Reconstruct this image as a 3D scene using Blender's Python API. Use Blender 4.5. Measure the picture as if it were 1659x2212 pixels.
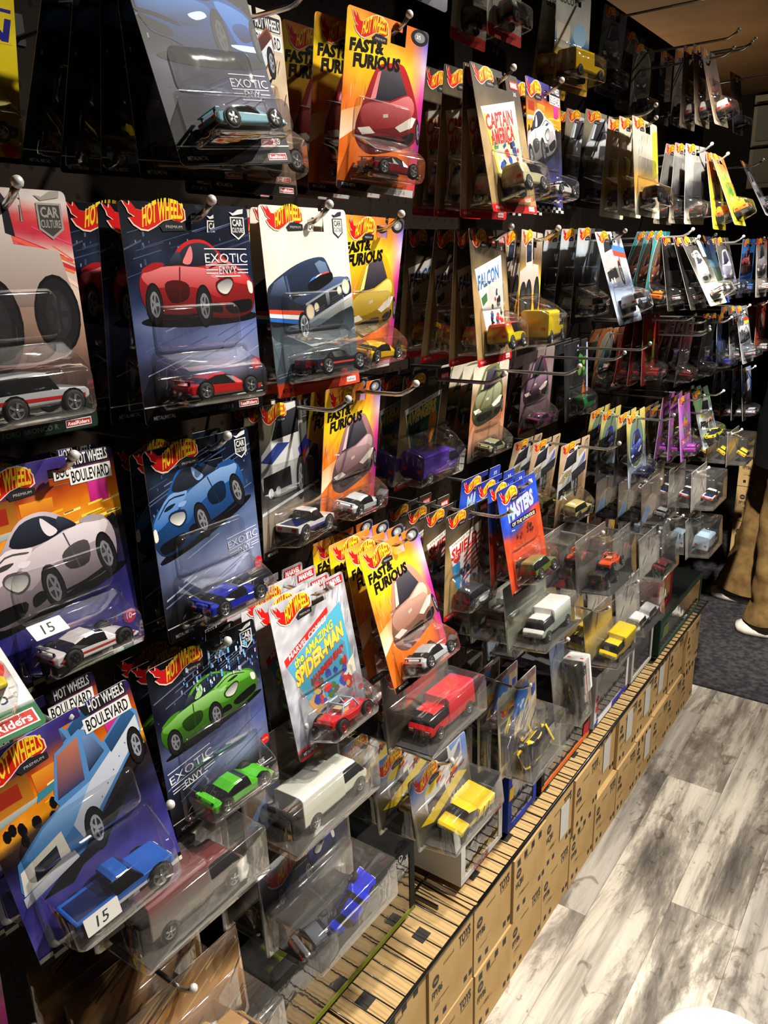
import bpy, bmesh, math, random
from mathutils import Matrix, Vector
PI = math.pi
for _o in list(bpy.data.objects): bpy.data.objects.remove(_o)
SC = bpy.context.scene
COL = SC.collection

# ------------------------------------------------------------------ camera
CAMH = 1.3
RT = ((0.81186026, 0.5833222, -0.02486218), (0.15418523, -0.2552752, -0.95449541), (-0.56312507, 0.77108351, -0.29718746))
cd = bpy.data.cameras.new('camera'); cam = bpy.data.objects.new('camera', cd); COL.objects.link(cam)
rx, dn, fw = (Vector(r) for r in RT)
cam.matrix_world = Matrix((( rx.x, -dn.x, -fw.x, 0), (rx.y, -dn.y, -fw.y, 0), (rx.z, -dn.z, -fw.z, CAMH), (0, 0, 0, 1)))
cd.sensor_fit = 'VERTICAL'; cd.sensor_height = 36.0; cd.lens = 1679.45 / 2212 * 36.0; cd.clip_start = 0.02
SC.camera = cam

# ------------------------------------------------------------------ world, exposure
wd = bpy.data.worlds.new('world'); SC.world = wd; wd.use_nodes = True
wd.node_tree.nodes['Background'].inputs[0].default_value = (1.0, 0.86, 0.68, 1)
wd.node_tree.nodes['Background'].inputs[1].default_value = 0.02
vs_ = SC.view_settings; vs_.view_transform = 'Standard'; vs_.look = 'None'; vs_.gamma = 1; vs_.use_curve_mapping = False
vs_.exposure = 1.1
try:
    SC.cycles.transparent_max_bounces = 40; SC.cycles.max_bounces = 8; SC.cycles.glossy_bounces = 3; SC.cycles.diffuse_bounces = 3
    SC.cycles.caustics_reflective = False; SC.cycles.caustics_refractive = False
except Exception: pass
# ceiling lamps: (x, y, power, radius); the lamp bodies are built with the ceiling
CEIL = 2.55; SOFFIT = 2.12
# track spots: lamp x, y, aim point, power, cone in degrees
LAMPS = [((.40, 1.25), (-.52, .42, .52), 100, 66), ((.42, 2.10), (-.52, 1.18, .54), 102, 66), ((.42, 3.00), (-.52, 1.98, .60), 80, 66), ((.52, 1.75), (-.15, 1.30, 0), 42, 76), ((.50, .55), (.05, .75, 0), 30, 76), ((-.12, 1.0), (-.46, 2.95, .30), 300, 34)]
LZ = CEIL - .10
for (lx, ly), aim, pw, cone in LAMPS:
    ld = bpy.data.lights.new('spot_bulb', 'SPOT'); ld.energy = pw; ld.color = (1.0, 0.93, 0.83); ld.shadow_soft_size = .025; ld.spot_size = math.radians(cone); ld.spot_blend = .95
    lo = bpy.data.objects.new('spot_bulb', ld); COL.objects.link(lo); d_ = (Vector(aim) - Vector((lx, ly, LZ))).normalized(); lo.location = Vector((lx, ly, LZ)) + d_ * .045
    lo.rotation_euler = d_.to_track_quat('-Z', 'Y').to_euler()

# added fill light, out of view behind the wall, brightening the soffit from below
ul = bpy.data.lights.new('soffit_fill', 'AREA'); ul.shape = 'RECTANGLE'; ul.size = 1.1; ul.size_y = .05; ul.energy = 3.2; ul.color = (1.0, .80, .55)
uo = bpy.data.objects.new('soffit_fill', ul); COL.objects.link(uo); uo.location = (-1.45, 3.40, 1.45); uo.rotation_euler = (math.radians(180), 0, 0)

# ------------------------------------------------------------------ colour and material helpers
def L1(c):
    c /= 255.0
    return c / 12.92 if c <= 0.04045 else ((c + 0.055) / 1.055) ** 2.4
_cc = {}
def C(*a):
    if a not in _cc: _cc[a] = (L1(a[0]), L1(a[1]), L1(a[2]), 1.0)
    return _cc[a]
def hx(s): return (int(s[0:2], 16), int(s[2:4], 16), int(s[4:6], 16))
def lerp(a, b, t): return tuple(a[i] + (b[i] - a[i]) * t for i in range(3))
def grad(stops, t):
    if t <= stops[0][0]: return stops[0][1]
    for (a, ca), (b, cb) in zip(stops, stops[1:]):
        if t <= b: return lerp(ca, cb, (t - a) / (b - a + 1e-9))
    return stops[-1][1]

MATS = {}
def mat(name, col=None, rough=0.5, metal=0.0, coat=0.0, spec=0.5, attr=False, noise=None, bump=None):
    if name in MATS: return MATS[name]
    m = bpy.data.materials.new(name); m.use_nodes = True
    nt = m.node_tree; b = nt.nodes['Principled BSDF']
    b.inputs['Roughness'].default_value = rough; b.inputs['Metallic'].default_value = metal
    b.inputs['Coat Weight'].default_value = coat; b.inputs['Coat Roughness'].default_value = 0.08
    b.inputs['Specular IOR Level'].default_value = spec
    if attr:
        a = nt.nodes.new('ShaderNodeVertexColor'); a.layer_name = 'Col'
        nt.links.new(a.outputs['Color'], b.inputs['Base Color'])
    else: b.inputs['Base Color'].default_value = C(*col)
    if noise:
        sc, c2, lo, hi = noise
        tc = nt.nodes.new('ShaderNodeTexCoord'); n = nt.nodes.new('ShaderNodeTexNoise'); n.inputs['Scale'].default_value = sc; n.inputs['Detail'].default_value = 5
        r = nt.nodes.new('ShaderNodeMapRange'); r.inputs['From Min'].default_value = lo; r.inputs['From Max'].default_value = hi
        mx = nt.nodes.new('ShaderNodeMix'); mx.data_type = 'RGBA'; mx.inputs['A'].default_value = C(*col); mx.inputs['B'].default_value = C(*c2)
        nt.links.new(tc.outputs['Object'], n.inputs['Vector']); nt.links.new(n.outputs['Fac'], r.inputs['Value']); nt.links.new(r.outputs['Result'], mx.inputs['Factor']); nt.links.new(mx.outputs['Result'], b.inputs['Base Color'])
    if bump:
        sc, st = bump
        tc = nt.nodes.new('ShaderNodeTexCoord'); n = nt.nodes.new('ShaderNodeTexNoise'); n.inputs['Scale'].default_value = sc; n.inputs['Detail'].default_value = 4
        bp = nt.nodes.new('ShaderNodeBump'); bp.inputs['Strength'].default_value = st; bp.inputs['Distance'].default_value = 0.002
        nt.links.new(tc.outputs['Object'], n.inputs['Vector']); nt.links.new(n.outputs['Fac'], bp.inputs['Height']); nt.links.new(bp.outputs['Normal'], b.inputs['Normal'])
    MATS[name] = m
    return m
M_PRINT = mat('printed_card', rough=0.5, attr=True, spec=0.16)
M_PAINT = mat('toy_paint', rough=0.16, attr=True, coat=0.8, spec=0.6)
M_GLASSD = mat('toy_window', (14, 15, 18), rough=0.06, coat=0.5)
M_TIRE = mat('toy_tyre', (16, 16, 16), rough=0.7)
M_RIM = mat('toy_rim', rough=0.22, attr=True, metal=0.7)
M_CHROME = mat('chrome', (215, 214, 210), rough=0.24, metal=0.85)
M_ZINC = mat('zinc_tip', (226, 224, 218), rough=0.35, metal=0.35)
M_BLACKMETAL = mat('black_wire', (12, 12, 13), rough=0.35, metal=0.3, coat=0.3)
M_KRAFT = mat('cardboard', (184, 154, 106), rough=0.85, spec=0.15, noise=(9.0, (164, 132, 84), 0.35, 0.75), bump=(60, 0.12))
M_KRAFT2 = mat('cardboard_edge', (150, 112, 62), rough=0.9, spec=0.1)
M_INK = mat('carton_ink', (34, 30, 30), rough=0.8)
M_LABEL = mat('grey_label', (188, 186, 182), rough=0.6)
M_WHITE = mat('white_paper', (232, 230, 224), rough=0.6)
def plastic(name, tint, lo, hi, rough, haze=0.0):
    m = bpy.data.materials.new(name); m.use_nodes = True; nt = m.node_tree; nt.nodes.clear()
    out = nt.nodes.new('ShaderNodeOutputMaterial'); tr = nt.nodes.new('ShaderNodeBsdfTransparent'); gl = nt.nodes.new('ShaderNodeBsdfGlossy')
    tr.inputs[0].default_value = (*tint, 1); gl.inputs['Color'].default_value = (1, 1, 1, 1); gl.inputs['Roughness'].default_value = rough
    lw = nt.nodes.new('ShaderNodeLayerWeight'); lw.inputs['Blend'].default_value = 0.35
    mr = nt.nodes.new('ShaderNodeMapRange'); mr.inputs['To Min'].default_value = lo; mr.inputs['To Max'].default_value = hi
    tc = nt.nodes.new('ShaderNodeTexCoord'); ns = nt.nodes.new('ShaderNodeTexNoise'); ns.inputs['Scale'].default_value = 40; ns.inputs['Detail'].default_value = 2
    bp = nt.nodes.new('ShaderNodeBump'); bp.inputs['Strength'].default_value = 0.12; bp.inputs['Distance'].default_value = 0.004
    nt.links.new(tc.outputs['Object'], ns.inputs['Vector']); nt.links.new(ns.outputs['Fac'], bp.inputs['Height']); nt.links.new(bp.outputs['Normal'], gl.inputs['Normal'])
    mx = nt.nodes.new('ShaderNodeMixShader')
    nt.links.new(lw.outputs['Facing'], mr.inputs['Value']); nt.links.new(mr.outputs['Result'], mx.inputs[0])
    last = tr
    if haze:
        df = nt.nodes.new('ShaderNodeBsdfDiffuse'); df.inputs['Color'].default_value = (0.8, 0.8, 0.78, 1)
        m2 = nt.nodes.new('ShaderNodeMixShader'); m2.inputs[0].default_value = haze
        nt.links.new(tr.outputs[0], m2.inputs[1]); nt.links.new(df.outputs[0], m2.inputs[2]); last = m2
    nt.links.new(last.outputs[0], mx.inputs[1]); nt.links.new(gl.outputs[0], mx.inputs[2]); nt.links.new(mx.outputs[0], out.inputs['Surface'])
    MATS[name] = m
    return m
M_BLISTER = plastic('clear_blister', (0.965, 0.965, 0.96), 0.05, 0.65, 0.045, 0.012)
M_CLAM = plastic('clear_clamshell', (0.95, 0.95, 0.945), 0.055, 0.62, 0.06, 0.025)

# ------------------------------------------------------------------ mesh builder
class MB:
    def __init__(s): s.v = []; s.f = []; s.c = []; s.m = []; s.sm = []
    def face(s, pts, col=None, mi=0, sm=False):
        n = len(s.v); k = len(pts); s.v.extend(pts); s.f.append(tuple(range(n, n + k)))
        if col is None: col = (1, 1, 1, 1)
        if isinstance(col, list): s.c.extend(col)
        else: s.c.extend([col] * k)
        s.m.append(mi); s.sm.append(sm)
    def grid(s, rings, cols=None, mi=0, close=True, caps=(False, False), sm=True, mif=None):
        n0 = len(s.v); k = len(rings[0])
        for i, r in enumerate(rings):
            for j, p in enumerate(r):
                s.v.append(tuple(p)); s.c.append((cols(i, j) if callable(cols) else cols) or (1, 1, 1, 1))
        for i in range(len(rings) - 1):
            for j in range(k if close else k - 1):
                a, b = n0 + i * k + j, n0 + i * k + (j + 1) % k
                s.f.append((a, b, b + k, a + k)); s.m.append(mif(i, j) if mif else mi); s.sm.append(sm)
        if caps[0]: s.f.append(tuple(n0 + j for j in reversed(range(k)))); s.m.append(mi); s.sm.append(False)
        if caps[1]: q = n0 + (len(rings) - 1) * k; s.f.append(tuple(q + j for j in range(k))); s.m.append(mi); s.sm.append(False)
    def box(s, x0, x1, y0, y1, z0, z1, col=None, mi=0):
        p = [(x0, y0, z0), (x1, y0, z0), (x1, y1, z0), (x0, y1, z0), (x0, y0, z1), (x1, y0, z1), (x1, y1, z1), (x0, y1, z1)]
        for q in ((0, 3, 2, 1), (4, 5, 6, 7), (0, 1, 5, 4), (1, 2, 6, 5), (2, 3, 7, 6), (3, 0, 4, 7)): s.face([p[i] for i in q], col, mi)
    def tube(s, path, r, n=8, col=None, mi=0, caps=True):
        P = [Vector(p) for p in path]; rings = []
        for i, p in enumerate(P):
            t = (P[min(i + 1, len(P) - 1)] - P[max(i - 1, 0)]).normalized()
            u = t.cross(Vector((0, 0, 1)) if abs(t.z) < 0.95 else Vector((1, 0, 0))).normalized(); w = t.cross(u)
            rr = r[i] if isinstance(r, (list, tuple)) else r
            rings.append([p + (u * math.cos(2 * PI * j / n) + w * math.sin(2 * PI * j / n)) * rr for j in range(n)])
        s.grid(rings, col, mi, True, (caps, caps))
    def mesh(s, name, mats):
        me = bpy.data.meshes.new(name); me.from_pydata(s.v, [], s.f)
        for m in (mats if isinstance(mats, (list, tuple)) else [mats]): me.materials.append(m)
        me.polygons.foreach_set('material_index', s.m); me.polygons.foreach_set('use_smooth', s.sm)
        a = me.color_attributes.new('Col', 'FLOAT_COLOR', 'POINT'); a.data.foreach_set('color', [x for c in s.c for x in c])
        me.update()
        return me
    def obj(s, name, mats, parent=None): return link(name, s.mesh(name, mats), parent)
def link(name, me, parent=None, loc=None):
    o = bpy.data.objects.new(name, me); COL.objects.link(o)
    if parent is not None: o.parent = parent
    if loc is not None: o.location = loc
    return o
def tag(o, label=None, cat=None, group=None, kind=None):
    if label: o['label'] = label
    if cat: o['category'] = cat
    if group: o['group'] = group
    if kind: o['kind'] = kind
    return o
def empty(name, loc=(0, 0, 0)):
    o = bpy.data.objects.new(name, None); COL.objects.link(o); o.location = loc; o.empty_display_size = 0.02
    return o
def rrect(cx, cy, w, h, r, z, n=4):
    out = []
    for qx, qy, a0 in ((1, 1, 0), (-1, 1, 90), (-1, -1, 180), (1, -1, 270)):
        for k in range(n + 1):
            a = math.radians(a0 + 90 * k / n); out.append((cx + qx * (w / 2 - r) + r * math.cos(a), cy + qy * (h / 2 - r) + r * math.sin(a), z))
    return out
# ------------------------------------------------------------------ flat print: text, logos and illustrations as thin ink layers
_tx = {}
def text_geo(s, bold):
    k = (s, bold)
    if k not in _tx:
        cu = bpy.data.curves.new('t', 'FONT'); cu.body = s; cu.size = 1.0; cu.resolution_u = 2; cu.offset = bold; cu.fill_mode = 'FRONT'
        o = bpy.data.objects.new('t', cu)
        me = o.to_mesh(); me.calc_loop_triangles()
        V = [(v.co.x, v.co.y) for v in me.vertices]; T = [tuple(t.vertices) for t in me.loop_triangles]
        o.to_mesh_clear(); bpy.data.objects.remove(o); bpy.data.curves.remove(cu)
        x0 = min((v[0] for v in V), default=0); x1 = max((v[0] for v in V), default=1)
        _tx[k] = ([((x - x0) / (x1 - x0), y / 0.70) for x, y in V], T, (x1 - x0) / 0.70)
    return _tx[k]
def smooth(pts, n=3):
    out = []; k = len(pts)
    for i in range(k):
        p0, p1, p2, p3 = pts[i - 1], pts[i], pts[(i + 1) % k], pts[(i + 2) % k]
        for j in range(n):
            t = j / n
            out.append(tuple(0.5 * (2 * p1[d] + (p2[d] - p0[d]) * t + (2 * p0[d] - 5 * p1[d] + 4 * p2[d] - p3[d]) * t * t + (3 * p1[d] - p0[d] - 3 * p2[d] + p3[d]) * t ** 3) for d in (0, 1)))
    return out
def ell(cx, cy, a, b, n=20, rot=0):
    c, s = math.cos(rot), math.sin(rot)
    return [(cx + a * math.cos(2 * PI * i / n) * c - b * math.sin(2 * PI * i / n) * s, cy + a * math.cos(2 * PI * i / n) * s + b * math.sin(2 * PI * i / n) * c) for i in range(n)]
_US = [0, .035, .12, .22, .32, .42, .52, .66, .71, .8, .9, .965, 1]
_VS = [0, .025, .07, .1, .14, .19, .24, .29, .34, .39, .44, .49, .54, .59, .64, .69, .74, .79, .83, .875, .95, .975, 1]
def dbl(a): return [a[0]] + [x for p, q in zip(a, a[1:]) for x in ((q,) if q <= .036 or p >= .96 else ((p + q) / 2, q))]
US, VS = dbl(_US), dbl(_VS)
LAY = 0.000007
class Art:
    """a printed hang card, origin at the middle of its bottom edge, x right, y up, z out of the print"""
    def __init__(s, w=.118, h=.165, seed=1, notch=True):
        s.w, s.h = w, h; s.k = 0; s.mb = MB(); s.rng = random.Random(seed); s.fn = lambda u, v: (40, 40, 44); s.notch = notch; s.back = (150, 132, 104)
    def P(s, u, v, k=None): return ((u - .5) * s.w, v * s.h, 0.00012 + LAY * (s.k if k is None else k))
    def poly(s, pts, c0, c1=None, nxt=True):
        if len(pts) < 3: return
        if c1 is None: col = C(*[round(x) for x in c0])
        else:
            a = min(p[1] for p in pts); b = max(p[1] for p in pts)
            col = [C(*[round(x) for x in lerp(c0, c1, (p[1] - a) / (b - a + 1e-9))]) for p in pts]
        s.mb.face([s.P(max(0.0, min(1.0, u)), max(0.0, min(1.0, v))) for u, v in pts], col)
        if nxt: s.k += 1
    def rect(s, u0, v0, u1, v1, c0, c1=None): s.poly([(u0, v0), (u1, v0), (u1, v1), (u0, v1)], c0, c1)
    def text(s, t, u, v, hgt, col, wid=None, rot=0, shear=0, bold=.0, out=None, fn=None, skew=0):
        """hgt in v units; wid (u units) stretches; fn warps (x 0..1, y 0..1) to (u, v)"""
        if out: s.text(t, u, v, hgt, out, wid, rot, shear, bold + .03, None, fn, skew)
        V, T, asp = text_geo(t, bold)
        W = wid if wid else asp * hgt * s.h / s.w
        c, sn = math.cos(rot), math.sin(rot); ar = s.h / s.w
        def f(x, y):
            if fn: return fn(x, y)
            X = x * W + shear * y * hgt * ar; Y = y * hgt + skew * x * W
            X2, Y2 = X * c - Y * ar * sn, (X * sn / ar + Y * c)
            return (u + X2, v + Y2)
        base = len(s.mb.v); cc = C(*col)
        for x, y in V: s.mb.v.append(s.P(*f(x, y))); s.mb.c.append(cc)
        for tr in T: s.mb.f.append(tuple(base + i for i in tr)); s.mb.m.append(0); s.mb.sm.append(False)
        s.k += 1
    def logo(s, u, v, w, prem=True, dim=1.0, rot=0.0, txt=True):
        ar = s.w / s.h; c, sn = math.cos(rot), math.sin(rot)
        def T(x, y): return (u + (x * c - y * sn) * w, v + (x * sn + y * c) * w * ar)
        F = [(0, .42), (.10, .32), (.11, .41), (.20, .27), (.29, .26), (.40, .33), (.52, .40), (.66, .44), (.80, .44), (.92, .39), (1, .28), (1.0, .16), (.90, .11), (.76, .16), (.62, .13), (.48, .05), (.36, 0), (.25, .01), (.14, .07), (.07, .16), (.17, .17), (.08, .22), (.06, .28), (.02, .33)]
        g = lambda q: tuple(x * dim for x in q)
        cx, cy = .5, .24
        s.poly([T(cx + (x - cx) * 1.04, cy + (y - cy) * 1.1) for x, y in F], g((236, 214, 190)))
        s.poly([T(x, y) for x, y in F], g((206, 24, 26)))
        s.poly([T(x, y) for x, y in ((.28, .04), (.38, .02), (.50, .07), (.62, .15), (.76, .18), (.92, .14), (.98, .20), (.97, .29), (.90, .37), (.78, .42), (.66, .41), (.52, .37), (.40, .30), (.31, .22))], g((214, 30, 22)), g((190, 30, 14)))
        if prem: s.poly([T(x, y) for x, y in ((.56, .05), (.66, .12), (.80, .14), (1.0, .10), (1.0, .0), (.60, -.02))], g((40, 38, 40)))
        if txt:
            def fn(x, y):
                b = .04 + .10 * math.sin(min(x, 1) * 2.1) ; hh = .25 + .06 * math.sin(x * PI) - .05 * x
                return T(.27 + .70 * x + .03 * y, b + hh * y + .04 * x)
            s.text('HOT WHEELS', 0, 0, 1, g((250, 214, 40)), bold=.03, fn=fn)
            if prem: s.text('PREMIUM', *T(.66, .03), .012, g((190, 190, 190)), wid=.28 * w)
    def shield(s, u, v, w, col=(225, 225, 225), bg=(30, 30, 32)):
        ar = s.w / s.h
        s.poly([(u, v), (u + w, v), (u + w, v - w * ar * .9), (u + w / 2, v - w * ar * 1.25), (u, v - w * ar * .9)], col)
        s.poly([(u + .08 * w, v - .05 * w), (u + .92 * w, v - .05 * w), (u + .92 * w, v - w * ar * .86), (u + w / 2, v - w * ar * 1.15), (u + .08 * w, v - w * ar * .86)], bg)
        s.text('CAR', u + .14 * w, v - w * ar * .48, w * ar * .34, col, wid=w * .72, bold=.03)
        s.text('CULTURE', u + .1 * w, v - w * ar * .84, w * ar * .26, col, wid=w * .8, bold=.02)
        s.poly([(u - .05 * w, v + .26 * w * ar), (u + .2 * w, v + .05 * w), (u + .95 * w, v + .2 * w * ar), (u + w, v + .45 * w * ar), (u + .6 * w, v + .4 * w * ar), (u + .25 * w, v + .2 * w * ar)], col)
    def blvd(s, u, v, w, sk=.12):
        ar = s.w / s.h; h = w * ar
        s.poly([(u, v), (u + w, v + sk * w), (u + w, v + sk * w + .32 * h), (u, v + .32 * h)], (240, 240, 238))
        s.text('BOULEVARD', u + .05 * w, v + .04 * h, .24 * h, (20, 20, 22), wid=.9 * w, bold=.02, skew=sk)
        s.poly([(u + .08 * w, v + .36 * h), (u + .98 * w, v + .38 * h + sk * w), (u + w, v + .68 * h + sk * w), (u + .5 * w, v + .68 * h + sk * w * .5), (u + .25 * w, v + .52 * h), (u, v + .62 * h)], (30, 30, 34))
        s.text('HOT WHEELS', u + .18 * w, v + .40 * h, .22 * h, (235, 235, 235), wid=.78 * w, bold=.02, skew=sk)
    def exotic(s, u, v, w, col=(228, 230, 238), rot=0.0):
        ar = s.w / s.h
        c, sn = math.cos(rot), math.sin(rot)
        for x0, x1, y in ((0, 1, .30), (0, 1, .01), (0, .28, -.08), (.74, 1, -.08), (0, .28, -.14), (.74, 1, -.14), (.2, .8, -.2)):
            s.poly([(u + (x * c - yy * sn) * w, v + (x * sn + yy * c) * w * ar) for x, yy in ((x0, y), (x1, y), (x1, y + .02), (x0, y + .02))], col)
        s.text('EXOTIC', u, v + .06 * w * ar, .17 * w * ar, col, wid=w, rot=rot, bold=.0)
        s.text('ENVY', u + .3 * w, v - .15 * w * ar, .15 * w * ar, col, wid=.42 * w, rot=rot)
    def strip(s, col, v1, name='', ncol=(96, 96, 100), line=None, num='', rr=True):
        s.rect(.01, .004, .99, v1, col)
        if line: s.rect(.0, v1, 1, v1 + .006, line)
        s.text('METAL/METAL', .06, .025, .018, (214, 214, 214), wid=.17, bold=.01)
        if name: s.text(name, .36, .022, .022, ncol, wid=.36, bold=.005)
        if rr:
            s.rect(.77, .018, .95, .052, (206, 206, 206)); s.rect(.775, .022, .945, .048, (160, 40, 34)); s.text('RealRiders', .785, .027, .016, (240, 240, 240), wid=.15, bold=.02)
        if num:
            s.rect(.80, v1 + .006, .96, v1 + .05, (20, 20, 20)); s.text(num, .85, v1 + .012, .03, (235, 235, 235), bold=.01)
    def windows(s, n, u0, u1, v0, v1, cols, a=.012, b=.01):
        for i in range(n):
            u = s.rng.uniform(u0, u1); v = s.rng.uniform(v0, v1); q = s.rng.uniform(.4, 1.5)
            s.poly([(u, v), (u + a * q, v), (u + a * q, v + b * q), (u, v + b * q)], s.rng.choice(cols), nxt=False)
        s.k += 1
    def streaks(s, n, u0, u1, v0, v1, cols, ang, ln, th=.006):
        ar = s.w / s.h
        for i in range(n):
            u = s.rng.uniform(u0, u1); v = s.rng.uniform(v0, v1); l = ln * s.rng.uniform(.4, 1.2); t = th * s.rng.uniform(.4, 1.6)
            du, dv = l * math.cos(ang), l * math.sin(ang) * ar
            s.poly([(u, v), (u + du, v + dv), (u + du, v + dv + t), (u, v + t)], s.rng.choice(cols), nxt=False)
        s.k += 1
    # ---- painted cars; unit box u right, v up; nose to the right unless flip
    def car(s, kind, u, v, w, col, flip=False, rot=0.0, hs=1.0, c2=None, win=(22, 24, 34)):
        ar = s.w / s.h; c, sn = math.cos(rot), math.sin(rot)
        def T(p):
            x, y = p; x = 1 - x if flip else x; y *= hs
            return (u + (x * c - y * sn) * w, v + (x * sn + y * c) * w * ar)
        hi = lerp(col, (255, 255, 255), .42); lo = lerp(col, (0, 0, 0), .62); md = lerp(col, (0, 0, 0), .22); c2 = c2 or md
        def pg(pts, a, b=None, sm=True): s.poly([T(p) for p in (smooth(pts) if sm else pts)], a, b)
        def wheel(x, y, a, b, rim=(120, 122, 128)):
            pg(ell(x, y, a * 1.12, b * 1.1), (10, 10, 12), sm=False); pg(ell(x, y, a, b), (26, 26, 28), sm=False); pg(ell(x + .004, y, a * .62, b * .66), rim, sm=False); pg(ell(x + .006, y, a * .46, b * .5), (46, 46, 50), sm=False)
            for k in range(5):
                A = k * 2 * PI / 5; dx, dy = math.cos(A) * a * .6, math.sin(A) * b * .64; ox, oy = -math.sin(A) * a * .09, math.cos(A) * b * .09
                pg([(x + ox, y + oy), (x - ox, y - oy), (x + dx - ox, y + dy - oy), (x + dx + ox, y + dy + oy)], rim, sm=False)
        if kind == 'sport':
            pg(ell(.5, .06, .52, .06), (8, 8, 10))
            pg([(0, .26), (.01, .40), (.08, .46), (.24, .48), (.33, .60), (.44, .67), (.58, .67), (.70, .58), (.80, .49), (.92, .44), (.99, .34), (1.0, .20), (.95, .09), (.78, .05), (.62, .06), (.40, .08), (.2, .07), (.06, .11)], lo, col)
            pg([(.02, .40), (.10, .455), (.26, .475), (.42, .47), (.60, .44), (.72, .30), (.66, .22), (.50, .30), (.30, .32), (.10, .32)], md, hi)
            pg([(.56, .47), (.72, .53), (.90, .43), (.975, .33), (.86, .33), (.70, .38)], col, hi)
            pg([(.30, .50), (.36, .585), (.45, .645), (.585, .645), (.69, .55), (.60, .49), (.45, .47)], win, lerp(win, (120, 140, 170), .25))
            pg([(.37, .50), (.40, .56), (.45, .63), (.46, .55), (.43, .49)], hi)
            pg([(.03, .45), (.12, .50), (.20, .50), (.20, .475), (.06, .43)], md)
            pg([(.235, .485), (.335, .59), (.365, .50), (.30, .482)], win, lerp(win, (150, 170, 200), .3))
            pg([(.20, .34), (.30, .37), (.40, .33), (.38, .22), (.24, .20)], lerp(col, (0, 0, 0), .8), lo); pg([(.335, .47), (.345, .47), (.315, .20), (.305, .20)], lo, sm=False)
            pg([(.60, .465), (.74, .50), (.88, .42), (.88, .41), (.74, .488), (.61, .455)], lo); pg([(.70, .44), (.78, .455), (.82, .43), (.75, .42)], lerp(col, (0, 0, 0), .7))
            pg([(.05, .13), (.30, .10), (.45, .105), (.45, .085), (.2, .075), (.06, .105)], (10, 10, 12)); pg([(.60, .40), (.66, .42), (.69, .40), (.64, .375)], hi)
            pg([(.645, .345), (.765, .39), (.81, .34), (.745, .235), (.66, .255)], lo)
            pg([(.66, .33), (.76, .37), (.80, .33), (.74, .25), (.67, .27)], (226, 226, 214), (120, 120, 124)); pg([(.94, .35), (.985, .33), (.985, .25), (.95, .26)], (226, 226, 214))
            pg([(.72, .17), (.94, .20), (.97, .15), (.93, .10), (.76, .09)], (10, 10, 12)); pg([(.58, .12), (.68, .10), (.67, .17), (.60, .18)], (10, 10, 12))
            wheel(.10, .19, .062, .15); wheel(.52, .16, .065, .155)
        elif kind == 'rearsport':
            h2 = lerp(col, (255, 255, 255), .22)
            pg(ell(.55, .10, .5, .07), (6, 6, 10))
            pg([(0, .50), (.05, .62), (.20, .66), (.34, .80), (.52, .82), (.70, .68), (.84, .60), (.95, .50), (1, .32), (.98, .16), (.80, .12), (.62, .10), (.40, .14), (.2, .24), (.05, .30)], lerp(col, (0, 0, 0), .8), col)
            pg([(.02, .52), (.10, .62), (.24, .63), (.44, .60), (.60, .54), (.54, .42), (.38, .36), (.2, .40), (.04, .44)], lo, h2)
            pg([(.66, .60), (.82, .57), (.94, .48), (.98, .32), (.90, .22), (.78, .24), (.72, .42)], md, h2)
            pg([(.76, .40), (.86, .44), (.94, .38), (.92, .30), (.82, .28)], (8, 20, 50), md)
            pg([(.22, .64), (.30, .75), (.40, .80), (.52, .80), (.68, .67), (.62, .60), (.46, .60)], (6, 6, 9), (34, 36, 46))
            pg([(.40, .46), (.52, .50), (.56, .46), (.46, .42)], (200, 220, 245)); pg([(.70, .24), (.80, .20), (.97, .20), (.97, .24), (.80, .25)], (190, 214, 240))
            pg([(0, .42), (.10, .38), (.22, .33), (.22, .26), (.06, .31)], (8, 8, 12)); pg([(.0, .46), (.14, .44), (.30, .38), (.30, .355), (.12, .41), (.0, .43)], (5, 5, 7))
            wheel(.64, .31, .062, .21, (70, 72, 78)); wheel(.955, .30, .034, .17, (70, 72, 78))
        elif kind == 'muscle':
            pg(ell(.5, .08, .52, .08), (10, 10, 14))
            pg([(0, .34), (.02, .62), (.10, .80), (.22, .92), (.60, 1.0), (.70, .96), (.76, .80), (.98, .72), (1, .56), (.97, .46), (.44, .20), (.40, .26), (.06, .24)], lo, col, sm=False)
            pg([(.20, .66), (.28, .90), (.60, .97), (.72, .80), (.50, .66)], win, (70, 84, 110), sm=False); pg([(.05, .58), (.12, .78), (.20, .88), (.18, .62)], win, (74, 88, 116), sm=False)
            pg([(.40, .58), (.72, .82), (.96, .72), (.92, .62), (.44, .40)], md, lerp(col, (255, 255, 255), .3), sm=False)
            pg([(.46, .62), (.48, .72), (.66, .80), (.72, .72), (.68, .64)], (8, 8, 10)); pg([(.47, .71), (.54, .80), (.68, .82), (.71, .76)], c2, (235, 235, 235), sm=False)
            for k, cc in enumerate(((214, 62, 40), (236, 236, 232), (36, 92, 168))): pg([(.0, .50 - .05 * k), (.42, .46 - .055 * k), (.42, .41 - .055 * k), (.0, .455 - .05 * k)], cc, sm=False)
            pg([(.42, .20), (.44, .42), (.97, .64), (.98, .46)], (16, 18, 24), (30, 34, 44), sm=False)
            pg([(.43, .20), (.99, .47), (.98, .43), (.44, .16)], (170, 176, 184), sm=False)
            for x, y, r in ((.475, .32, .05), (.56, .365, .03), (.83, .49, .03), (.92, .54, .05)): pg(ell(x, y, r, r * 1.1), (206, 200, 186)); pg(ell(x, y, r * .75, r * .85), (246, 232, 196))
            pg([(.60, .33), (.68, .37), (.70, .48), (.62, .44)], (190, 194, 200), (40, 44, 56), sm=False)
            wheel(.36, .18, .055, .17, (206, 214, 220))
        elif kind == 'pickup':
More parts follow.
